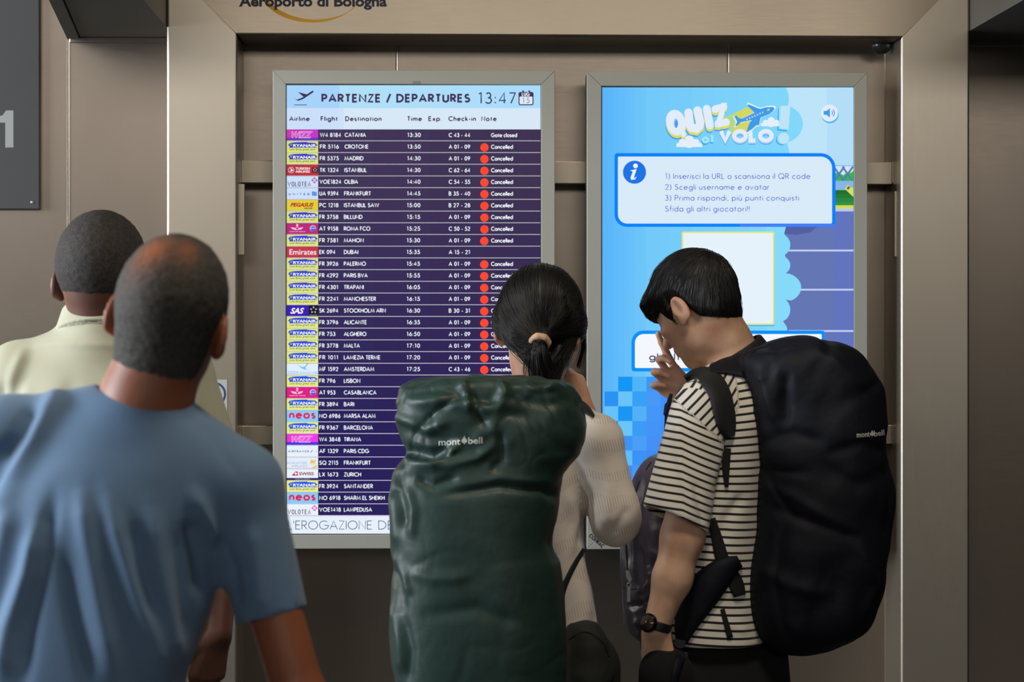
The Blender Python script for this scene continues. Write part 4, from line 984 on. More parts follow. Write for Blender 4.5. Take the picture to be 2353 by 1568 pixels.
nt.links.new(at.outputs['Fac'], mx.inputs[0]); nt.links.new(old, mx.inputs[6]); nt.links.new(mx.outputs[2], b_s.inputs['Base Color'])
body_mesh('hair', buzz(hd, .0042, None, back=-.082, neck=cap(hd.wld((0, -.025, -.035)), P(334, 930, Y-.01), .0575, .0615), jit=.008), o-.16, o+.19, .0028, SB, blue, None, 0, ('thinning', thin))

# ---------------------------------------------------------------- man in the cream shirt
Y = 4.66
crm = empty('person', (P(235, 1600, Y)[0], Y, 0), 'man seen from behind in a cream collared shirt, short dark hair', 'person')
hd = Head(P(235, 648, Y), rotm(-8, -3, 2), 1.05)
shL, shR = P(45, 862, Y), P(412, 858, Y); elR, wrR = P(512, 1225, 4.68), P(500, 1455, 4.60); elL, wrL = P(-45, 1225, 4.68), P(-30, 1455, 4.56)
pel = P(232, 1500, Y); hips = [pel+A3((-.09, 0, -.04)), pel+A3((.09, 0, -.04))]
knees = [A3((hips[0][0]-.02, 4.69, .50)), A3((hips[1][0]+.02, 4.69, .50))]; feet = [A3((hips[0][0]-.03, 4.64, .09)), A3((hips[1][0]+.03, 4.64, .09))]
fs = [hd.fn, (cap(hd.wld((0, -.03, -.03)), P(232, 770, Y-.01), .056, .060), .03), (cap(P(232, 830, Y), shL, .04, .042), .02), (cap(P(232, 830, Y), shR, .04, .042), .02),
      (cap(shL, elL, .047, .038), .02), (cap(shR, elR, .047, .038), .02), (cap(elL, wrL, .038, .027), .015), (cap(elR, wrR, .040, .028), .015),
      (loft([sec(830, 100, 360, Y, .08), sec(1000, 70, 400, Y, .10), sec(1300, 90, 380, Y, .10), sec(1520, 80, 390, Y, .11), sec(1600, 120, 350, Y, .1)]), .04)]
fs += ground_legs(hips[0], hips[1], knees[0], knees[1], feet[0], feet[1])
for f_ in feet: fs.append((cap(f_, f_+A3((0, .13, -.055)), .036, .022), .02))
fs += hand(wrR, (-.25, .0, -1), (-.6, .8, 0), (-.6, .6, 0), (22, 26, 30, 32), 1.0); fs += hand(wrL, (.1, .1, -1), (1, .3, 0), (0, 1, 0), (18, 20, 22, 25))
body_mesh('body', union(fs, .02), (-1.25, 4.25, -.01), (-.4, 5.0, 1.85), .005, SK_D, crm)
tor = loft([sec(800, 130, 340, Y, .07), sec(860, 60, 410, Y, .10), sec(950, 20, 452, Y, .125), sec(1100, 12, 458, Y, .14), sec(1300, 14, 456, Y, .15), sec(1450, 8, 462, Y, .155), sec(1600, 0, 470, Y, .16)], 2.4, .02)
sR, hR = sleeve(shR, P(497, 1120, 4.68), .066, .066, .012); sL, hL = sleeve(shL, P(-25, 1120, 4.68), .066, .066, .012)
shirt = union([tor, (cap(P(232, 800, Y), P(233, 768, Y), .088, .079), .03), (cap(P(232, 810, Y), shR, .062, .064), .04), (cap(P(232, 810, Y), shL, .062, .064), .04), (sR, .015), (sL, .015)])
shirt = cut(cut(shirt, hR), hL)
R_ = [([(70, 800), (40, 880), (15, 1000)], .012, .006), ([(30, 870), (20, 960), (5, 1060)], .012, -.008), ([(90, 880), (60, 980), (40, 1080)], .014, .005), ([(180, 860), (200, 960), (210, 1080)], .02, -.004), ([(440, 850), (462, 930), (480, 1020)], .010, .006), ([(425, 880), (440, 960), (455, 1040)], .010, -.007),
      ([(60, 800), (150, 790), (300, 795), (400, 820)], .006, .0025), ([(455, 900), (470, 960)], .008, .005)]
creamM = mat('cream_cotton', '#b6b49c', .8, sheen=.1, bump=(700, .15, .0006))
body_mesh('shirt', shirt, (-1.3, 4.28, .76), (-.4, 5.02, 1.60), .0055, creamM, crm, lambda V, N: creases(V, N, 4.66, R_)+N*(fbm(V*np.array([8, 8, 2.5]), 2)*.005*np.clip((1.4-V[:, 2])*3, 0, 1))[:, None], 2)
cb, ct = P(232, 768, Y-.004), P(234, 712, Y+.012)
def collar(cb, ct, r0, r1, sq=(1, .94, 1)):
    ax = (ct-cb)/np.linalg.norm(ct-cb); s = A3(sq)
    def fn(p):
        q = (p-A3(cb)); h = q@A3(ax); rr = q-h[:, None]*A3(ax); rad = np.linalg.norm(rr*A3((1, 1/.94, 1)), axis=1); t = np.clip(h/np.linalg.norm(ct-cb), 0, 1)
        return smax(np.abs(rad-(r0+(r1-r0)*t))-.0042, np.abs(h-np.linalg.norm(ct-cb)/2)-np.linalg.norm(ct-cb)/2, .004)
    return fn
body_mesh('collar', union([collar(cb, ct, .086, .072), (collar(cb+A3((0, 0, -.004)), ct, .080, .067), .002)]), cb-.14, cb+.16, .0035, creamM, crm, None, 1)
trs = trousers(hips, knees, feet, ell(pel, (.175, .13, .14)))
body_mesh('trousers', trs, (-1.3, 4.3, -.01), (-.4, 5.05, 1.05), .008, mat('dark_trouser_cloth', '#2c2c30', .85), crm)
for f_ in feet: shoe('shoe', f_, (0, 1), crm)
o = hd.o; body_mesh('hair', buzz(hd, .006, jit=.006), o-.16, o+.19, .0028, stubble_mat('short_dark_hair', '#2b2928', '#45403e'), crm, None, 0)

# ---------------------------------------------------------------- woman in the white knit jumper
Y = 4.98
wom = empty('person', (P(1230, 1500, Y)[0], Y, 0), 'woman in a white knitted jumper, dark hair in a low ponytail, hand at her face', 'person')
hw = Head(P(1240, 760, Y), rotm(-14, -12, 4), 1.0)
shR, shL = P(1376, 1020, 4.905), P(1152, 1000, 5.03); elR, wrR = P(1408, 1195, 4.92), P(1345, 958, 5.08); elL, wrL = P(1130, 1200, 5.08), P(1215, 960, 5.22)
pel = P(1245, 1500, Y+.02); hips = [pel+A3((-.085, .03, -.03)), pel+A3((.085, -.03, -.03))]
knees = [hips[0]*A3((1, 1, 0))+A3((-.01, .02, .48)), hips[1]*A3((1, 1, 0))+A3((.01, .02, .48))]; feet = [hips[0]*A3((1, 1, 0))+A3((-.01, 0, .085)), hips[1]*A3((1, 1, 0))+A3((.02, 0, .085))]
fs = [hw.fn, (cap(hw.wld((0, -.03, -.03)), P(1238, 900, Y-.01), .048, .052), .025), (cap(P(1238, 975, Y), shL, .034, .034), .02), (cap(P(1238, 975, Y), shR, .034, .032), .02),
      (cap(shL, elL, .035, .032), .02), (cap(shR, elR, .034, .032), .02), (cap(elL, wrL, .033, .023), .015), (cap(elR, wrR, .033, .024), .015),
      (loft([sec(960, 1150, 1330, Y, .08), sec(1100, 1120, 1350, Y, .09), sec(1260, 1140, 1330, Y, .085), sec(1480, 1110, 1340, Y, .10), sec(1560, 1140, 1320, Y, .1)]), .04)]
fs += ground_legs(hips[0], hips[1], knees[0], knees[1], feet[0], feet[1], (.070, .05, .036))
for f_ in feet: fs.append((cap(f_, f_+A3((.04, .12, -.052)), .032, .020), .02))
fs += hand(wrR, (-.42, .10, .95), (-.55, .75, -.1), (-.5, -.3, .3), ((14, 22, 18), (22, 30, 22), (30, 40, 30), (38, 45, 35)), .98, (.6, .75, .5), 10)
fs += hand(wrL, (.2, .5, .9), (.6, -.7, .3), (.4, -.3, .6), (35, 40, 45, 45), .95)
body_mesh('body', union(fs, .02), (-.25, 4.6, -.01), (.4, 5.4, 1.72), .0040, SK_W, wom)
rng = np.random.RandomState(3)
tie = hw.wld((-.004, -.128, -.040)); tie = P(1240, 786, Y-.118)
def hair_w(p):
    l = hw.loc(p); g = np.interp(l[:, 1], [-.12, -.06, -.02, .02, .06, .10], [-.075, -.072, -.03, -.02, .035, .075]); sd = l[:, 2]-g
    e_ = np.minimum(ell((.083, -.010, .014), (.017, .034, .036))(l), ell((-.083, -.010, .014), (.017, .034, .036))(l))
    return smin(smin(smax(skull(l)-.0115, -sd*.8, .012), e_, .015), cap(hw.wld((0, -.09, -.02)), tie, .040, .018)(p), .03)
def knot(p): return hair_w(p)
hm = hair_mat('black_hair', '#0d0b0c', .50)
hb = body_mesh('hair', hair_w, hw.o-.19, hw.o+.19, .0035, hm, wom, None, 1)
def flow_to(fn, n, T, off, seed, steps=14, box=.15, o=None):
    r = np.random.RandomState(seed); S = o+r.uniform(-box, box, (n*6, 3)); S = snap(fn, S, off); ok = np.abs(fn(S.astype(f32))-off) < .003; S = S[ok][:n]
    p = S.copy(); L = [p.copy()]; ln = np.linalg.norm(T-p, axis=1)/steps*1.15
    for i in range(steps-1):
        g = grad_fn(fn, p); d = T-p; dist = np.linalg.norm(d, axis=1); d = d/(dist[:, None]+1e-9); d = d-g*np.sum(d*g, 1)[:, None]; d /= np.linalg.norm(d, axis=1)[:, None]+1e-9
        p = p+d*np.minimum(ln, dist*.7)[:, None]; p = snap(fn, p, off+.0008*np.sin(i)); L.append(p.copy())
    return np.stack(L, 1)
S = flow_to(hair_w, 2600, tie, .0008, 5, o=hw.o)
tubes('hair_strands', S, rng.uniform(.0007, .0013, len(S)), hm, hb)['kind'] = 'stuff'
# ponytail below the tie
def tail(n, a, pts, spread, seed, m=12):
    r = np.random.RandomState(seed); q = np.array(pts, float); t = np.linspace(0, len(q)-1, m); C = np.stack([np.interp(t, np.arange(len(q)), q[:, j]) for j in range(3)], 1)
    off = r.normal(0, 1, (n, 1, 3)); gr = np.linspace(.3, 1, m)[None, :, None]**.8; w = r.normal(0, 1, (n, 1, 3))*np.linspace(0, 1, m)[None, :, None]**2
    return C[None]+off*spread*gr+w*spread*.5
tl = [tie, P(1236, 812, Y-.125), P(1240, 845, Y-.115), P(1250, 885, Y-.10), P(1255, 915, Y-.09)]
tb = union([cap(tl[0], tl[1], .008, .011), (cap(tl[1], tl[2], .011, .013), .02), (cap(tl[2], tl[3], .013, .012), .02), (cap(tl[3], tl[4], .012, .008), .02), (cap(P(1195, 800, Y-.07), P(1240, 842, Y-.09), .009, .016), .02), (cap(P(1285, 800, Y-.07), P(1262, 860, Y-.085), .010, .018), .02)])
body_mesh('ponytail', tb, tie-.16, tie+.14, .004, hm, wom, None, 1)
T_ = tail(1100, 0, tl, .0125, 8); o_ = tubes('ponytail_strands', T_, .0010, hm, wom); o_['kind'] = 'stuff'
for k_, q_ in enumerate(([P(1172, 770, Y-.05), P(1196, 806, Y-.085), P(1228, 836, Y-.108), P(1262, 868, Y-.105)], [P(1160, 750, Y-.03), P(1180, 790, Y-.07), P(1215, 812, Y-.105), P(1240, 800, Y-.12)], [P(1322, 760, Y-.03), P(1304, 800, Y-.075), P(1284, 836, Y-.105), P(1264, 872, Y-.105)])):
    o_ = tubes('nape_hair', tail(420, 0, q_, .0075, 20+k_), .0009, hm, wom); o_['kind'] = 'stuff'
lw = [P(1322, 700, Y-.0), P(1338, 760, Y-.01), P(1341, 800, Y), P(1330, 842, Y+.01)]; o_ = tubes('loose_lock', tail(70, 0, lw, .0032, 9), .0008, hm, wom); o_['kind'] = 'stuff'
# beige scrunchie
ax = np.array(tl[1]-tl[0]); ax = ax/np.linalg.norm(ax)*.5+np.array([0, -.75, -.3]); ax /= np.linalg.norm(ax); e1 = np.cross(ax, [0, 0, 1]); e1 /= np.linalg.norm(e1); e2 = np.cross(ax, e1)
rg = [tie+(e1*math.cos(a)+e2*math.sin(a))*.0165+ax*.002 for a in np.linspace(0, 2*math.pi, 15)[:-1]]
sc_ = union([cap(rg[i], rg[(i+1) % 14], .0062+.0012*(i % 2), .0062+.0012*((i+1) % 2)) for i in range(14)], .004)
body_mesh('hair_tie', sc_, tie-.035, tie+.035, .0022, mat('beige_band', '#d8b08a', .7), wom, None, 1)
# jumper
tor = loft([sec(905, 1170, 1310, Y, .07), sec(950, 1130, 1360, Y, .095), sec(1020, 1095, 1385, Y, .11), sec(1110, 1085, 1365, Y, .12), sec(1200, 1090, 1345, Y, .12), sec(1280, 1090, 1345, Y, .125), sec(1360, 1080, 1362, Y, .13), sec(1437, 1075, 1374, Y, .135)], 2.3, .008)
fore = inter(cap(P(1415, 1194, 4.93), P(1350, 975, 5.075), .048, .032), half(P(1350, 972, 5.08), (P(1345, 958, 5.08)-P(1408, 1195, 4.93))), .003)
slv = union([cap(P(1372, 1020, 4.90), P(1409, 1174, 4.90), .052, .051), (cap(P(1409, 1174, 4.90), P(1414, 1203, 4.91), .051, .048), .02), (fore, .02)])
slv = cut(slv, cap(P(1356, 1000, 5.066), P(1330, 900, 5.12), .026, .03), .003)
slL = union([cap(P(1155, 1000, 5.0), elL, .050, .054), (cap(elL, P(1205, 990, 5.2), .05, .034), .02)])
jm = cut(union([tor, (cap(P(1235, 960, Y), P(1372, 1012, 4.9), .055, .052), .03), (cap(P(1235, 955, Y), P(1155, 990, 5.0), .055, .05), .03), (slv, .02), (slL, .02)]), cap(P(1240, 850, Y), P(1240, 930, Y), .062), .006)
def knit_mat():
    m = mat('white_knit', '#e2d9d0', .9, sheen=.2, bumps=[(420, .35, .0012, (1, 1, .5), 3)])
    nt = m.node_tree; b = nt.nodes['Principled BSDF']; tc = nt.nodes.new('ShaderNodeTexCoord')
    mp = nt.nodes.new('ShaderNodeMapping'); mp.inputs['Rotation'].default_value = (0, .22, 0); nt.links.new(tc.outputs['Object'], mp.inputs[0])
    wv = nt.nodes.new('ShaderNodeTexWave'); wv.wave_type = 'BANDS'; wv.bands_direction = 'X'; wv.inputs['Scale'].default_value = 58; wv.inputs['Distortion'].default_value = 1.2; nt.links.new(mp.outputs[0], wv.inputs[0])
    w2 = nt.nodes.new('ShaderNodeTexWave'); w2.wave_type = 'BANDS'; w2.bands_direction = 'Z'; w2.inputs['Scale'].default_value = 5; w2.inputs['Distortion'].default_value = 7; w2.inputs['Detail Scale'].default_value = 1.5; nt.links.new(mp.outputs[0], w2.inputs[0])
    a = nt.nodes.new('ShaderNodeMapRange'); a.inputs[1].default_value = .80; a.inputs[2].default_value = .93; nt.links.new(wv.outputs[1], a.inputs[0])
    c = nt.nodes.new('ShaderNodeMapRange'); c.inputs[1].default_value = .62; c.inputs[2].default_value = .72; nt.links.new(w2.outputs[1], c.inputs[0])
    ml = nt.nodes.new('ShaderNodeMath'); ml.operation = 'MULTIPLY'; nt.links.new(a.outputs[0], ml.inputs[0]); nt.links.new(c.outputs[0], ml.inputs[1])
    m2 = nt.nodes.new('ShaderNodeMath'); m2.operation = 'MULTIPLY'; m2.inputs[1].default_value = .6; nt.links.new(ml.outputs[0], m2.inputs[0])
    mx = nt.nodes.new('ShaderNodeMix'); mx.data_type = 'RGBA'; mx.inputs[6].default_value = (*hexc('#e2d9d0'), 1); mx.inputs[7].default_value = (*hexc('#a0968e'), 1)
    nt.links.new(m2.outputs[0], mx.inputs[0]); nt.links.new(mx.outputs[2], b.inputs['Base Color'])
    return m
R_ = [([(1400, 1090), (1390, 1180), (1360, 1235)], .014, .005), ([(1350, 1110), (1345, 1200), (1330, 1260)], .012, -.007), ([(1440, 1160), (1400, 1225)], .010, -.005), ([(1330, 1280), (1345, 1350), (1350, 1430)], .012, .005), ([(1300, 1120), (1320, 1200), (1310, 1280)], .012, .005)]
jo = body_mesh('jumper', jm, (-.25, 4.68, .85), (.40, 5.3, 1.5), .0045, knit_mat(), wom, lambda V, N: creases(V, N, 4.93, R_)+N*(fbm(V*np.array([11, 11, 5]), 2)*.004)[:, None], 2)
trs = trousers(hips, knees, feet, ell(pel+A3((-.01, 0, 0)), (.138, .12, .13)), (), (.080, .062, .052))
body_mesh('trousers', trs, (-.3, 4.7, -.01), (.45, 5.3, 1.02), .008, mat('dark_green_cloth', '#20241f', .9), wom)
for f_ in feet: shoe('shoe', f_, (.3, 1), wom, '#3a3a3c')
# ---------------------------------------------------------------- young man in the striped T-shirt
Y = 5.05
man = empty('person', (P(1645, 1560, Y)[0], Y, 0), 'young man in a black and white striped T-shirt, head bowed, left hand in trouser pocket', 'person')
hm_ = Head(P(1606, 711, Y+.02), rotm(51, -33, 0), .955, _ears_flat)
nbase = P(1692, 850, Y+.03); shN = P(1612, 935, 4.90); shF = P(1672, 925, 5.24)
elN, wrN = P(1568, 1235, 4.84), P(1508, 1440, 4.835); elF, wrF = P(1650, 1090, 5.30), P(1602, 928, 5.19)
pel = P(1645, 1575, Y); hips = [pel+A3((-.02, -.085, -.03)), pel+A3((.03, .085, -.03))]
knees = [A3((hips[0][0]-.03, hips[0][1], .48)), A3((hips[1][0]+.0, hips[1][1], .48))]; feet = [A3((hips[0][0]-.02, hips[0][1]-.01, .085)), A3((hips[1][0]+.03, hips[1][1], .085))]
fs = [hm_.fn, (cap(hm_.wld((0, -.03, -.02)), P(1672, 800, Y+.02), .053, .052), .02), (cap(P(1672, 800, Y+.02), P(1700, 870, Y+.02), .052, .07), .03), (cap(nbase+A3((0, 0, -.04)), shN, .055, .048), .04), (cap(nbase+A3((0, 0, -.04)), shF, .055, .048), .04),
      (cap(shN, elN, .046, .0415), .02), (cap(shF, elF, .046, .038), .02), (cap(elN, P(1545, 1330, 4.835), .0425, .038), .02), (cap(P(1545, 1330, 4.835), wrN, .038, .0265), .02), (cap(elF, wrF, .038, .027), .015),
      (loft([sec(930, 1590, 1740, Y, .14), sec(1100, 1560, 1725, Y, .16), sec(1300, 1555, 1710, Y, .15), sec(1500, 1540, 1730, Y, .16), sec(1620, 1580, 1700, Y, .14)]), .04)]
fs += ground_legs(hips[0], hips[1], knees[0], knees[1], feet[0], feet[1])
for f_ in feet: fs.append((cap(f_, f_+A3((-.12, .05, -.052)), .035, .021), .02))
# raised far hand: index up past the nose, the other fingers curled
fs += hand(wrF, (-.77, -.06, .64), (.30, -.92, .1), (.64, 0, .77), ((3, 12, 8), (28, 66, 40), (32, 74, 48), (30, 70, 50)), .95, (.9, .5, .3), 8, .26)
fs += hand(wrN, (.10, .16, -1), (.5, .8, 0), (-1, .1, 0), (10, 12, 14, 16), 1.0, (.3, 1, .2), 5)
body_mesh('body', union(fs, .018), (.15, 4.6, -.01), (.75, 5.5, 1.72), .0032, SK_F, man, None, 0)
# striped shirt: torso and the near sleeve carry their own stripe runs
def stripe_mat():
    m = mat('striped_jersey', '#e8e3d8', .88, sheen=.15, bump=(800, .2, .0006)); nt = m.node_tree; b = nt.nodes['Principled BSDF']
    at = nt.nodes.new('ShaderNodeAttribute'); at.attribute_name = 'stripe'
    fr = nt.nodes.new('ShaderNodeMath'); fr.operation = 'FRACT'; nt.links.new(at.outputs['Fac'], fr.inputs[0])
    pp = nt.nodes.new('ShaderNodeMath'); pp.operation = 'PINGPONG'; pp.inputs[1].default_value = .5; nt.links.new(fr.outputs[0], pp.inputs[0])
    r = nt.nodes.new('ShaderNodeMapRange'); r.inputs[1].default_value = .150; r.inputs[2].default_value = .172; nt.links.new(pp.outputs[0], r.inputs[0])
    mx = nt.nodes.new('ShaderNodeMix'); mx.data_type = 'RGBA'; mx.inputs[6].default_value = (*hexc('#17171c'), 1); mx.inputs[7].default_value = (*hexc('#e8e3d8'), 1)
    nt.links.new(r.outputs[0], mx.inputs[0]); nt.links.new(mx.outputs[2], b.inputs['Base Color']); return m
SM = stripe_mat()
def pxz(V): return V[:, 0]*F/Y+1176.5, 784-(V[:, 2]-CAMZ)*F/Y
tor = loft([sec(832, 1640, 1745, Y, .06), sec(865, 1600, 1765, Y, .10), sec(910, 1575, 1768, Y, .15), sec(980, 1556, 1765, Y, .185), sec(1100, 1545, 1758, Y, .19), sec(1190, 1532, 1752, Y, .19), sec(1310, 1512, 1748, Y, .19), sec(1400, 1510, 1750, Y, .195), sec(1466, 1506, 1760, Y, .20)], 2.3, .006)
tor = union([tor, (cap(nbase+A3((0, 0, -.035)), shN, .058, .058), .03), (cap(nbase+A3((0, 0, -.035)), shF, .06, .055), .03), (cap(shF, P(1640, 1060, 5.29), .06, .062), .02)])
tor = cut(tor, cap(P(1650, 760, Y+.02), P(1694, 850, Y+.02), .060, .064), .006)
def st_tor(V):
    x, y = pxz(V); up = np.clip((985-y)/60, 0, 1)*np.clip((1700-x)/40, 0, 1); lo = (y-.10*(1700-x)*0+ .16*(x-1700)*np.clip((1000-y)/200+.4, -.3, 1))/17.2
    dg = ((x-1500)*.80+(y-900)*.60)/17.0
    return np.where(up > .5, dg, lo)
R_ = [([(1690, 1120), (1650, 1180), (1640, 1230)], .012, -.008), ([(1560, 1340), (1620, 1330), (1700, 1350)], .010, .004), ([(1620, 1400), (1700, 1430)], .010, .003)]
body_mesh('shirt', tor, (.2, 4.7, .85), (.72, 5.4, 1.5), .0045, SM, man, lambda V, N: creases(V, N, Y, R_)+N*(fbm(V*np.array([12, 12, 5]), 2)*.003)[:, None], 1, ('stripe', st_tor))
slA, slB = P(1606, 950, 4.885), P(1552, 1192, 4.835); axv = (slB-slA)/np.linalg.norm(slB-slA)
slv = inter(union([cap(slA, slB+axv*.06, .060, .074, (1, 1.18, 1))]), half(P(1550, 1196, 4.835), A3(axv)+A3((-.20, 0, 0))), .004)
slv = cut(slv, cap(P(1558, 1160, 4.84), P(1545, 1240, 4.83), .060, .066, (1, 1.18, 1)), .003)
def st_slv(V):
    x, y = pxz(V); dx = np.maximum(0, x-1548); s = (y-.14*(x-1500)-.34*dx+.0007*dx*dx)/16.6
    return np.where(y < 933+(x-1558)*.9, (x+y)/1.414/17.0, s)
R_s = [([(1553, 960), (1556, 1040), (1568, 1110), (1590, 1190)], .010, .006), ([(1600, 1010), (1640, 1080), (1650, 1150)], .012, -.004), ([(1520, 1080), (1520, 1170)], .012, .003), ([(1640, 960), (1655, 1030), (1640, 1120)], .010, .004), ([(1590, 1100), (1612, 1200)], .008, -.005)]
slo = body_mesh('shirt_sleeve', slv, (.2, 4.68, 1.05), (.6, 5.05, 1.45), .0042, SM, man, lambda V, N: creases(V, N, 4.87, R_s), 2, ('stripe', st_slv))
# teal-edged neckband
cb, ct = P(1700, 832, Y+.02), P(1684, 806, Y+.018)
body_mesh('neckband', union([collar(cb, ct, .068, .064)]), cb-.12, cb+.12, .003, mat('neckband_black', '#1a1c22', .8), man, None, 1)
body_mesh('neckband_edge', collar(P(1702, 842, Y+.02), P(1700, 836, Y+.02), .072, .071), cb-.12, cb+.12, .003, mat('teal_rib', '#55747a', .8), man, None, 1)
pelv = ell(pel, (.158, .17, .13))
pk = [(cap(P(1530, 1548, 4.845), P(1540, 1660, 4.89), .056, .068), .02), (loft([sec(1450, 1530, 1735, Y, .168), sec(1600, 1505, 1780, Y, .18)]), .03), (cap(P(1580, 1480, 5.0), P(1700, 1490, 5.05), .10, .10), .03)]
trs = trousers(hips, knees, feet, pelv, pk, (.115, .10, .085))
body_mesh('trousers', trs, (.1, 4.68, -.01), (.85, 5.45, 1.0), .0065, mat('black_cotton', '#0b0c0e', .95), man, None, 1)
for f_ in feet: shoe('shoe', f_, (-1, .35), man, '#e2e0dc')
# hair
crown = hm_.wld((0, -.095, .075))
NK = cap(hm_.wld((0, -.03, -.02)), P(1672, 800, Y+.02), .053, .050)
def hair_m(p):
    l = hm_.loc(p); y, z = l[:, 1], l[:, 2]
    g = z-np.interp(y, [-.12, -.075, -.03, -.012, .016, .028, .040, .060, .11], [-.088, -.080, -.036, .020, .024, -.014, .002, .036, .052])
    t = .007+.009*np.clip((y+.02)/.12, 0, 1)*np.clip(z/.05, 0, 1)+.003*np.clip(z/.1, 0, 1)+.0015*vnoise(l*np.array([60, 25, 40], f32))
    t = t*np.clip(.25+g/.035, .1, 1)-.004*np.clip((-y-.04)/.04, 0, 1)
    f = smax(smin(skull(l), NK(p)/.955, .03)-t, -g*.8, .007)
    fr = ell((0, .080, .058), (.066, .030, .036))(l)                       # fringe over the brow
    return smin(f, smax(fr+.003*vnoise(l*70), 0*z-9, .01), .03)
hb = body_mesh('hair', hair_m, hm_.o-.19, hm_.o+.19, .0035, hm, man, None, 1)
r = np.random.RandomState(11); S = hm_.o+r.uniform(-.16, .16, (26000, 3)); S = snap(hair_m, S, .0005); l = hm_.loc(S.astype(f32)); S = S[(np.abs(hair_m(S.astype(f32))-.0005) < .003) & (l[:, 2] > -.03)][:3600]
p = S.copy(); L = [p.copy()]; r1 = r.normal(0, 1, p.shape); ln = r.uniform(.0030, .0050, len(p)); dprev = None
down = hm_.R@A3((0, .35, -1)); outn = np.zeros(len(p)); cap_n = np.where(r.rand(len(p)) < .3, 2, 0)
for i in range(11):
    g = grad_fn(hair_m, p); d = p-crown; d /= np.linalg.norm(d, axis=1)[:, None]; d = d+np.array([0, 0, -.9])*.5+down*.25+r1*.10; d = d-g*np.sum(d*g, 1)[:, None]*.96; d /= np.linalg.norm(d, axis=1)[:, None]
    if dprev is not None: d = d*.6+dprev*.4; d /= np.linalg.norm(d, axis=1)[:, None]
    p = p+d*ln[:, None]; dd = hair_m(p.astype(f32)); outn = outn+(dd > .0035); fz = outn > cap_n; p = np.where(fz[:, None], L[-1], p); lift = .0006+.0003*i*(r1[:, 0] > 1.1)

    q = p-g*(dd-lift)[:, None]; p = np.where((np.abs(dd) < .006)[:, None], q, p); dprev = d; L.append(p.copy())
tubes('hair_strands', np.stack(L, 1), r.uniform(.0006, .0011, len(p)), hm, hb)['kind'] = 'stuff'
# wristwatch
wa = np.array(wrN-P(1545, 1330, 4.835)); wa /= np.linalg.norm(wa); wc = P(1510, 1436, 4.83)
wt = empty('wristwatch', wc, 'black round wristwatch on the left wrist of the young man with hand in pocket', 'watch')
e1 = np.cross(wa, [0, 1, 0]); e1 /= np.linalg.norm(e1); e2 = np.cross(wa, e1)
def band(r0, r1, hw):
    def fn(p):
        q = p-A3(wc); h = q@A3(wa); rr = np.hypot(q@A3(e1)/1.0, q@A3(e2)/1.0); return smax(np.abs(rr-(r0+r1)/2)-(r1-r0)/2, np.abs(h)-hw, .002)
    return fn
body_mesh('strap', band(.0270, .0305, .010), wc-.06, wc+.06, .0022, mat('black_rubber', '#101114', .5), wt, None, 1)
dn = P(1482, 1441, 4.80)-wc; dn = dn-wa*(dn@wa); dn /= np.linalg.norm(dn); cc = wc+dn*.030
V, Fs = lathe([(.0175, 0), (.0195, .002), (.0195, .007), (.0180, .0095), (.0165, .0098)], cc-dn*.003, dn, 36); add_faces('case', V, Fs, mat('black_metal', '#17181b', .3, .8), wt, smooth=True)
V, Fs = lathe([(.0160, 0), (.0158, .0006)], cc+dn*.0068, dn, 36); dl = add_faces('dial', V, Fs, mat('dial_glass', '#3c302c', .08, spec=.9), wt, smooth=True)

# ---------------------------------------------------------------- bags
def lump(V, N, sc, amp, oct=3, st=(1, 1, 1)): return V+N*(fbm(V*np.array(st)*sc, oct)*amp)[:, None]
def wrinkle(V, sc, st=(1, 1, 1), w=.25):
    q = V*np.array(st)*sc; q = q+1.2*np.stack([vnoise(q*.6+3), vnoise(q*.6+9), vnoise(q*.6+21)], 1); return np.exp(-(vnoise(q)/w)**2)
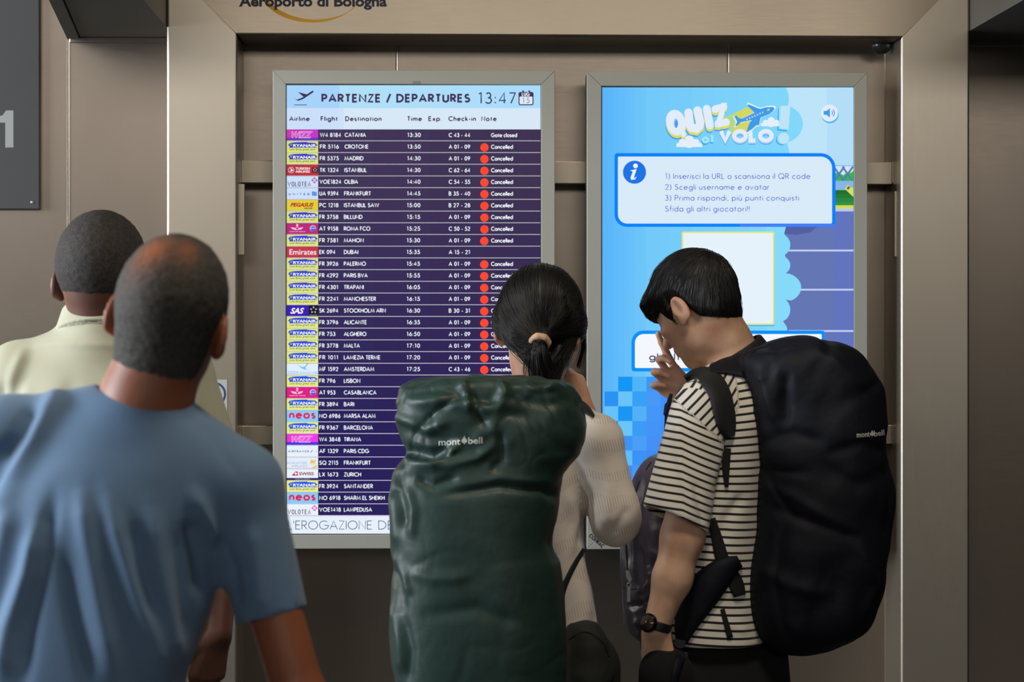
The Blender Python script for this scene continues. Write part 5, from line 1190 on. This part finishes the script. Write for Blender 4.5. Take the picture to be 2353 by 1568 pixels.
# green rain-covered backpack on the woman's back
Y = 4.64; gb = empty('backpack', (P(1110, 1500, Y)[0], Y, P(1110, 1655, Y)[2]), 'tall backpack under a crumpled dark green rain cover on the back of the woman', 'backpack')
gx = [(862, 975, 1270, .075), (868, 945, 1300, .095), (890, 915, 1325, .115), (930, 905, 1342, .125), (970, 911, 1348, .130), (1010, 924, 1346, .130), (1040, 936, 1335, .128), (1068, 915, 1312, .130), (1095, 900, 1294, .134), (1150, 894, 1286, .140), (1250, 897, 1274, .140), (1300, 903, 1290, .140),
      (1380, 897, 1298, .138), (1460, 893, 1302, .135), (1568, 908, 1302, .125), (1640, 950, 1270, .10)]
cover = loft([sec(y, L_, R_1, Y, ry) for y, L_, R_1, ry in gx], 2.7, .025)
R_ = [([(905, 950), (940, 965), (985, 985), (1040, 960)], .012, .010), ([(915, 975), (985, 1000), (1060, 1010)], .012, -.008), ([(935, 1040), (950, 1060), (1000, 1062), (1030, 1040), (1062, 1010)], .008, .012), ([(905, 1085), (960, 1072), (1040, 1060), (1100, 1045), (1145, 1010)], .010, .009),
      ([(940, 1035), (990, 1045), (1040, 1030)], .011, -.016), ([(960, 1090), (1000, 1108), (1060, 1085)], .010, -.009), ([(1090, 940), (1075, 900), (1060, 870)], .010, .010), ([(1120, 980), (1095, 940), (1085, 890)], .009, -.009), ([(940, 930), (1020, 915), (1100, 935), (1200, 930)], .012, .008), ([(930, 905), (1000, 890), (1080, 900)], .011, -.008),
      ([(1150, 870), (1160, 900), (1140, 940)], .010, .009), ([(1175, 885), (1200, 915), (1260, 925), (1320, 910)], .010, -.006), ([(1200, 880), (1230, 890), (1290, 880)], .008, .006), ([(1085, 1010), (1120, 985), (1150, 980)], .014, .006), ([(1150, 985), (1155, 1050), (1130, 1075)], .008, -.007),
      ([(910, 1100), (925, 1150), (935, 1210)], .010, -.010), ([(900, 1120), (912, 1180), (915, 1250)], .010, .008), ([(940, 1110), (955, 1160), (950, 1230)], .009, .006), ([(910, 1260), (935, 1310), (945, 1360)], .010, .008), ([(900, 1290), (925, 1340), (930, 1400)], .010, -.009),
      ([(940, 1300), (1000, 1315), (1080, 1310)], .012, .005), ([(905, 1380), (920, 1450), (925, 1540)], .010, .008), ([(930, 1400), (950, 1480), (940, 1560)], .010, -.006), ([(1000, 1130), (1150, 1105), (1250, 1118), (1285, 1140)], .010, -.012), ([(1040, 1120), (1150, 1095), (1250, 1105)], .010, .006),
      ([(1290, 1200), (1270, 1240), (1285, 1290)], .012, -.008), ([(970, 1400), (1100, 1380), (1200, 1420)], .014, -.004)]
def fold_g(V, N):
    V = creases(V, N, Y, R_); N = N; top = np.clip((V[:, 2]-1.22)*6, .0, 1)*.85+.15
    V = V-N*(wrinkle(V, 11, (1, 1, 1.3))*.007*top)[:, None]+N*(fbm(V*16, 2)*.0045*top)[:, None]-N*(wrinkle(V+5, 26)*.0022*top)[:, None]; return V
GM = mat('green_ripstop', '#223833', .5, spec=.42, bumps=[(40, .22, .004, (1, 1, 1), 5), (300, .1, .001)])
co = body_mesh('rain_cover', cover, (-.26, 4.44, .65), (.18, 4.84, 1.5), .0045, GM, gb, fold_g, 1)
gt = bvh(co)
def decal(name, string, x0, b0, x1, b1, cap_, trees, parent, color='#b4bab4', offset=.02):
    V, Fs = bfont(string, offset, 0); xa = min(v[0] for v in V); xb = max(v[0] for v in V); a = math.atan2(b1-b0, x1-x0); Lp = math.hypot(x1-x0, b1-b0); out = []
    for vx, vy in V:
        X = (vx-xa)/(xb-xa)*Lp; Yp = vy*cap_; px = x0+X*math.cos(a)+Yp*math.sin(a); py = b0+X*math.sin(a)-Yp*math.cos(a); h = cast(px, py, trees, .0018)
        out.append(h[0] if h else Vector(P(px, py, 4.6)))
    me_o = add_faces(name, out, Fs, paint(color), parent); return me_o
def leafmark(cx, cy, s, trees, parent, color='#b4bab4'):
    pts = [(0, -1), (.35, -.35), (.62, .1), (.5, .5), (.2, .45), (.12, .8), (-.12, .8), (-.2, .45), (-.5, .5), (-.62, .1), (-.35, -.35)]
    V = [(cast(cx+x*s, cy+y*s, trees, .0018) or (Vector(P(cx, cy, 4.6)), 0))[0] for x, y in pts]; f = [list(t) for t in tessellate_polygon([[Vector((x, y, 0)) for x, y in pts]])]
    return add_faces('leaf_emblem', V, f, paint(color), parent)
decal('maker_lettering', 'mont', 1008, 1024, 1058, 1022, 15.5, gt, co); leafmark(1067, 1012.5, 11, gt, co); decal('maker_lettering', 'bell', 1076, 1020.5, 1109, 1019.5, 15.5, gt, co)
DGW = mat('green_webbing', '#12201e', .8); WB_ = mat('black_webbing', '#0e0e10', .85)
st = bvh(jo)
ribbon('side_strap', [(1343, 1262, 5), (1325, 1290, 5.5), (1308, 1322, 6), (1294, 1356, 7), (1286, 1400, 7)], st, .003, DGW, gb, .003, 4.84)
ribbon('shoulder_strap', [(1310, 922, 10), (1332, 930, 11), (1350, 943, 9), (1364, 957, 4)], st, .010, mat('strap_padding', '#12181a', .8), gb, .002, 4.86)
# hip pouch beside it
pz = empty('hip_pouch', P(1352, 1560, 4.80), 'dark rounded pouch hanging at the hip of the woman, right of the green backpack', 'pouch')
pf = loft([sec(1424, 1335, 1352, 4.79, .02), sec(1432, 1308, 1372, 4.79, .04), sec(1460, 1298, 1392, 4.79, .055), sec(1500, 1296, 1404, 4.79, .06), sec(1545, 1296, 1413, 4.79, .06), sec(1600, 1300, 1405, 4.79, .055), sec(1625, 1320, 1385, 4.79, .03)], 2.2, .015)
po = body_mesh('pouch_body', pf, (.0, 4.6, .68), (.3, 4.92, 1.0), .005, mat('olive_nylon', '#1d211b', .8, bump=(60, .3, .002)), pz, lambda V, N: lump(V, N, 22, .003), 1)
ribbon('pouch_zip', [(1306, 1470, 1.6), (1345, 1452, 1.6), (1385, 1476, 1.6), (1400, 1510, 1.6)], bvh(po), .0015, WB_, pz, .001, 4.74)

# navy rain-covered backpack on the young man's back
Y = 4.98; nb_ = empty('backpack', (P(1880, 1500, Y)[0], Y, P(1880, 1505, Y)[2]), 'large backpack under a dark navy rain cover on the back of the man in stripes', 'backpack')
nx = [(768, 1822, 1858, .03), (774, 1785, 1900, .07), (788, 1748, 1942, .11), (805, 1712, 1972, .13), (830, 1694, 1994, .145), (870, 1698, 2018, .155), (920, 1706, 2030, .16), (960, 1714, 2036, .165), (1010, 1718, 2038, .17), (1060, 1722, 2042, .17), (1130, 1724, 2050, .17), (1200, 1718, 2046, .17), (1290, 1704, 2036, .17), (1350, 1698, 2024, .165), (1400, 1704, 2008, .16), (1440, 1722, 1990, .15), (1475, 1750, 1955, .12), (1496, 1785, 1900, .08), (1504, 1812, 1862, .04)]
cover = loft([sec(y, L_, R_1, Y, ry) for y, L_, R_1, ry in nx], 2.5, .01)
R_ = [([(1735, 850), (1745, 900), (1775, 980)], .012, .010), ([(1790, 850), (1782, 920), (1778, 980)], .012, -.010), ([(1720, 930), (1750, 1010)], .012, .006), ([(1850, 800), (1920, 850), (1990, 900)], .012, .006), ([(1700, 800), (1760, 790), (1850, 782)], .012, -.008), ([(1740, 1010), (1800, 990), (1880, 1010)], .014, -.007), ([(1730, 1100), (1800, 1130), (1900, 1190)], .012, .005),
      ([(1740, 1150), (1850, 1190), (1960, 1230)], .012, -.006), ([(1720, 1290), (1800, 1330), (1900, 1350)], .014, .006), ([(1950, 1230), (1990, 1330), (1960, 1420)], .012, .006), ([(2018, 1060), (2030, 1130), (2020, 1230)], .008, -.006), ([(1860, 1040), (1960, 1010), (2030, 1040)], .012, -.005), ([(2005, 850), (2022, 920), (2030, 1000)], .010, .004)]
def fold_n(V, N):
    V = creases(V, N, Y, R_); return V-N*(wrinkle(V+2, 8)*.006)[:, None]+N*(fbm(V*12, 2)*.005)[:, None]
NM = mat('navy_ripstop', '#0c0f1a', .65, spec=.25, bumps=[(45, .35, .004, (1, 1, 1), 5), (300, .1, .001)])
nvo = body_mesh('rain_cover', cover, (.42, 4.76, .80), (.86, 5.2, 1.55), .005, NM, nb_, fold_n, 1)
nt_ = bvh(nvo)
decal('maker_lettering', 'mont', 1969, 1006, 1999, 1003.5, 13, nt_, nvo, '#e0e0e0'); leafmark(2004, 997, 8, nt_, nvo, '#e0e0e0'); decal('maker_lettering', 'bell', 2009, 1003, 2033, 1000, 13, nt_, nvo, '#e0e0e0')
bodyT = bvh(bpy.data.objects[slo.name]) ; shT = [BVHTree.FromPolygons([tuple(v) for v in MESHES[n][0]], [tuple(f) for f in MESHES[n][1]]) for n in MESHES if bpy.data.objects[n].parent == man and n.startswith(('shirt', 'trousers'))]
PADM = mat('padded_strap', '#1d1e20', .8, bump=(500, .15, .0008))
ribbon('shoulder_strap', [(1575, 872, 8), (1598, 862, 15), (1628, 868, 24), (1652, 900, 25), (1664, 945, 25), (1672, 985, 20), (1679, 1005, 10)], shT, .012, PADM, nb_, .003, 4.90)
ribbon('load_lifter', [(1632, 850, 9), (1660, 842, 17), (1700, 840, 26), (1730, 845, 30)], shT, .010, NM, nb_, .006, 4.94)
ribbon('webbing', [(1672, 1030, 8), (1668, 1070, 9), (1670, 1120, 4)], shT, .003, WB_, nb_, .004, 4.90)
ribbon('webbing', [(1635, 1192, 9), (1648, 1240, 13), (1662, 1290, 16), (1690, 1340, 18), (1700, 1370, 14)], shT, .004, WB_, nb_, .003, 4.88)
ribbon('hip_belt', [(1700, 1290, 14), (1665, 1310, 30), (1625, 1350, 40), (1592, 1400, 36), (1575, 1440, 26), (1566, 1478, 13)], shT, .016, NM, nb_, .004, 4.87)
ribbon('webbing', [(1660, 1400, 5), (1668, 1430, 6), (1678, 1466, 7)], shT, .002, WB_, nb_, .003, 4.88)
ribbon('belt_end', [(1572, 1490, 10), (1565, 1510, 11), (1556, 1535, 10), (1550, 1560, 8), (1549, 1600, 8)], shT, .003, NM, nb_, .006, 4.85)
BK = mat('buckle_plastic', '#23262c', .3)
def px_box(name, pts, Yb, t, m, parent, bevel=.001):
    V = [P(x, y, Yb-t/2) for x, y in pts]+[P(x, y, Yb+t/2) for x, y in pts]; n = len(pts)
    return add_faces(name, V, [list(range(n)), list(range(2*n-1, n-1, -1))]+[[i, (i+1) % n, n+(i+1) % n, n+i] for i in range(n)], m, parent, bevel)
px_box('buckle', [(1660, 1008), (1676, 1004), (1678, 1034), (1655, 1040), (1653, 1024)], 4.868, .008, BK, nb_)
px_box('buckle', [(1550, 1468), (1577, 1474), (1572, 1490), (1560, 1492), (1549, 1484)], 4.842, .012, BK, nb_)
px_box('buckle', [(1571, 1498), (1582, 1500), (1581, 1535), (1572, 1539), (1568, 1525)], 4.838, .010, BK, nb_, .002)
# leather bag worn on the chest
Y = 5.12; lb = empty('leather_backpack', (P(1500, 1450, Y)[0], Y, P(1500, 1470, Y)[2]), 'dark leather backpack worn on the chest of the man in the striped T-shirt', 'backpack')
lx = [(1036, 1524, 1570, .04), (1048, 1494, 1580, .08), (1070, 1472, 1585, .11), (1100, 1456, 1588, .13), (1150, 1442, 1588, .145), (1210, 1428, 1580, .15), (1280, 1424, 1575, .152), (1350, 1428, 1570, .152), (1400, 1432, 1568, .15), (1440, 1438, 1565, .14), (1462, 1456, 1560, .11), (1472, 1480, 1550, .07)]
bag = loft([sec(y, L_, R_1, Y, ry) for y, L_, R_1, ry in lx], 2.6, .008)
R_ = [([(1500, 1090), (1480, 1160), (1462, 1230)], .010, .005), ([(1465, 1250), (1480, 1330), (1500, 1270)], .010, -.006), ([(1490, 1300), (1480, 1340), (1470, 1365)], .007, .006), ([(1470, 1370), (1490, 1400), (1510, 1380)], .010, .006), ([(1440, 1400), (1480, 1385), (1515, 1375)], .007, -.007), ([(1455, 1440), (1490, 1420)], .010, .005), ([(1452, 1120), (1446, 1200), (1444, 1330)], .004, -.003)]
LM = mat('dark_leather', '#565264', .30, spec=.6, bumps=[(130, .25, .0015, (1, 1, 1), 5), (30, .3, .004)])
bo = body_mesh('bag_body', bag, (.2, 4.9, .82), (.45, 5.35, 1.35), .0042, LM, lb, lambda V, N: creases(V, N, 4.99, R_)+N*(fbm(V*18, 2)*.003)[:, None], 1)
bt = bvh(bo); CH_ = mat('chrome', '#e8eaf0', .22, .6)
ribbon('zip_track', [(1496, 1062, 1.5), (1468, 1110, 1.8), (1449, 1170, 2), (1438, 1240, 2), (1441, 1300, 2), (1443, 1345, 2)], bt, .0012, M_DARK, lb, .0008)
ribbon('piping', [(1430, 1220, 1.5), (1426, 1290, 1.6), (1430, 1350, 1.6), (1433, 1400, 1.6), (1436, 1440, 1.6)], bt, .003, LM, lb, .0005)
ribbon('seam', [(1432, 1352, 1), (1455, 1355, 1), (1485, 1350, 1)], bt, .0008, M_DARK, lb, .0008)
hc = cast(1443, 1330, bt); yb = min(h_[0].y for h_ in (cast(1441, 1318, bt), cast(1452, 1335, bt), cast(1448, 1382, bt)) if h_)-.010
zp = px_box('zip_puller', [(1437, 1313), (1441, 1310), (1446, 1313), (1453, 1333), (1446, 1341), (1439, 1328)], yb, .005, CH_, lb)
zp2 = px_box('zip_puller', [(1441, 1352), (1449, 1352), (1449, 1376), (1449, 1384), (1440, 1384), (1441, 1374)], yb-.001, .004, CH_, lb)
rg = [P(1445+4.5*math.cos(a), 1346+6*math.sin(a), yb) for a in np.linspace(0, 2*math.pi, 13)[:-1]]
body_mesh('pull_ring', union([cap(rg[i], rg[(i+1) % 12], .0012) for i in range(12)], .001), P(1445, 1346, yb)-.012, P(1445, 1346, yb)+.012, .0009, CH_, lb, None, 0)
ribbon('bag_strap', [(1543, 905, 4), (1538, 925, 6), (1535, 950, 7), (1533, 985, 7), (1530, 1040, 7)], shT, .006, mat('strap_navy', '#15182a', .7), lb, .004, 5.0)
px_box('zip_toggle', [(1527, 930), (1534, 922), (1538, 926), (1532, 948), (1528, 957), (1524, 953)], 4.99, .006, mat('toggle_blue', '#20265a', .4), lb)
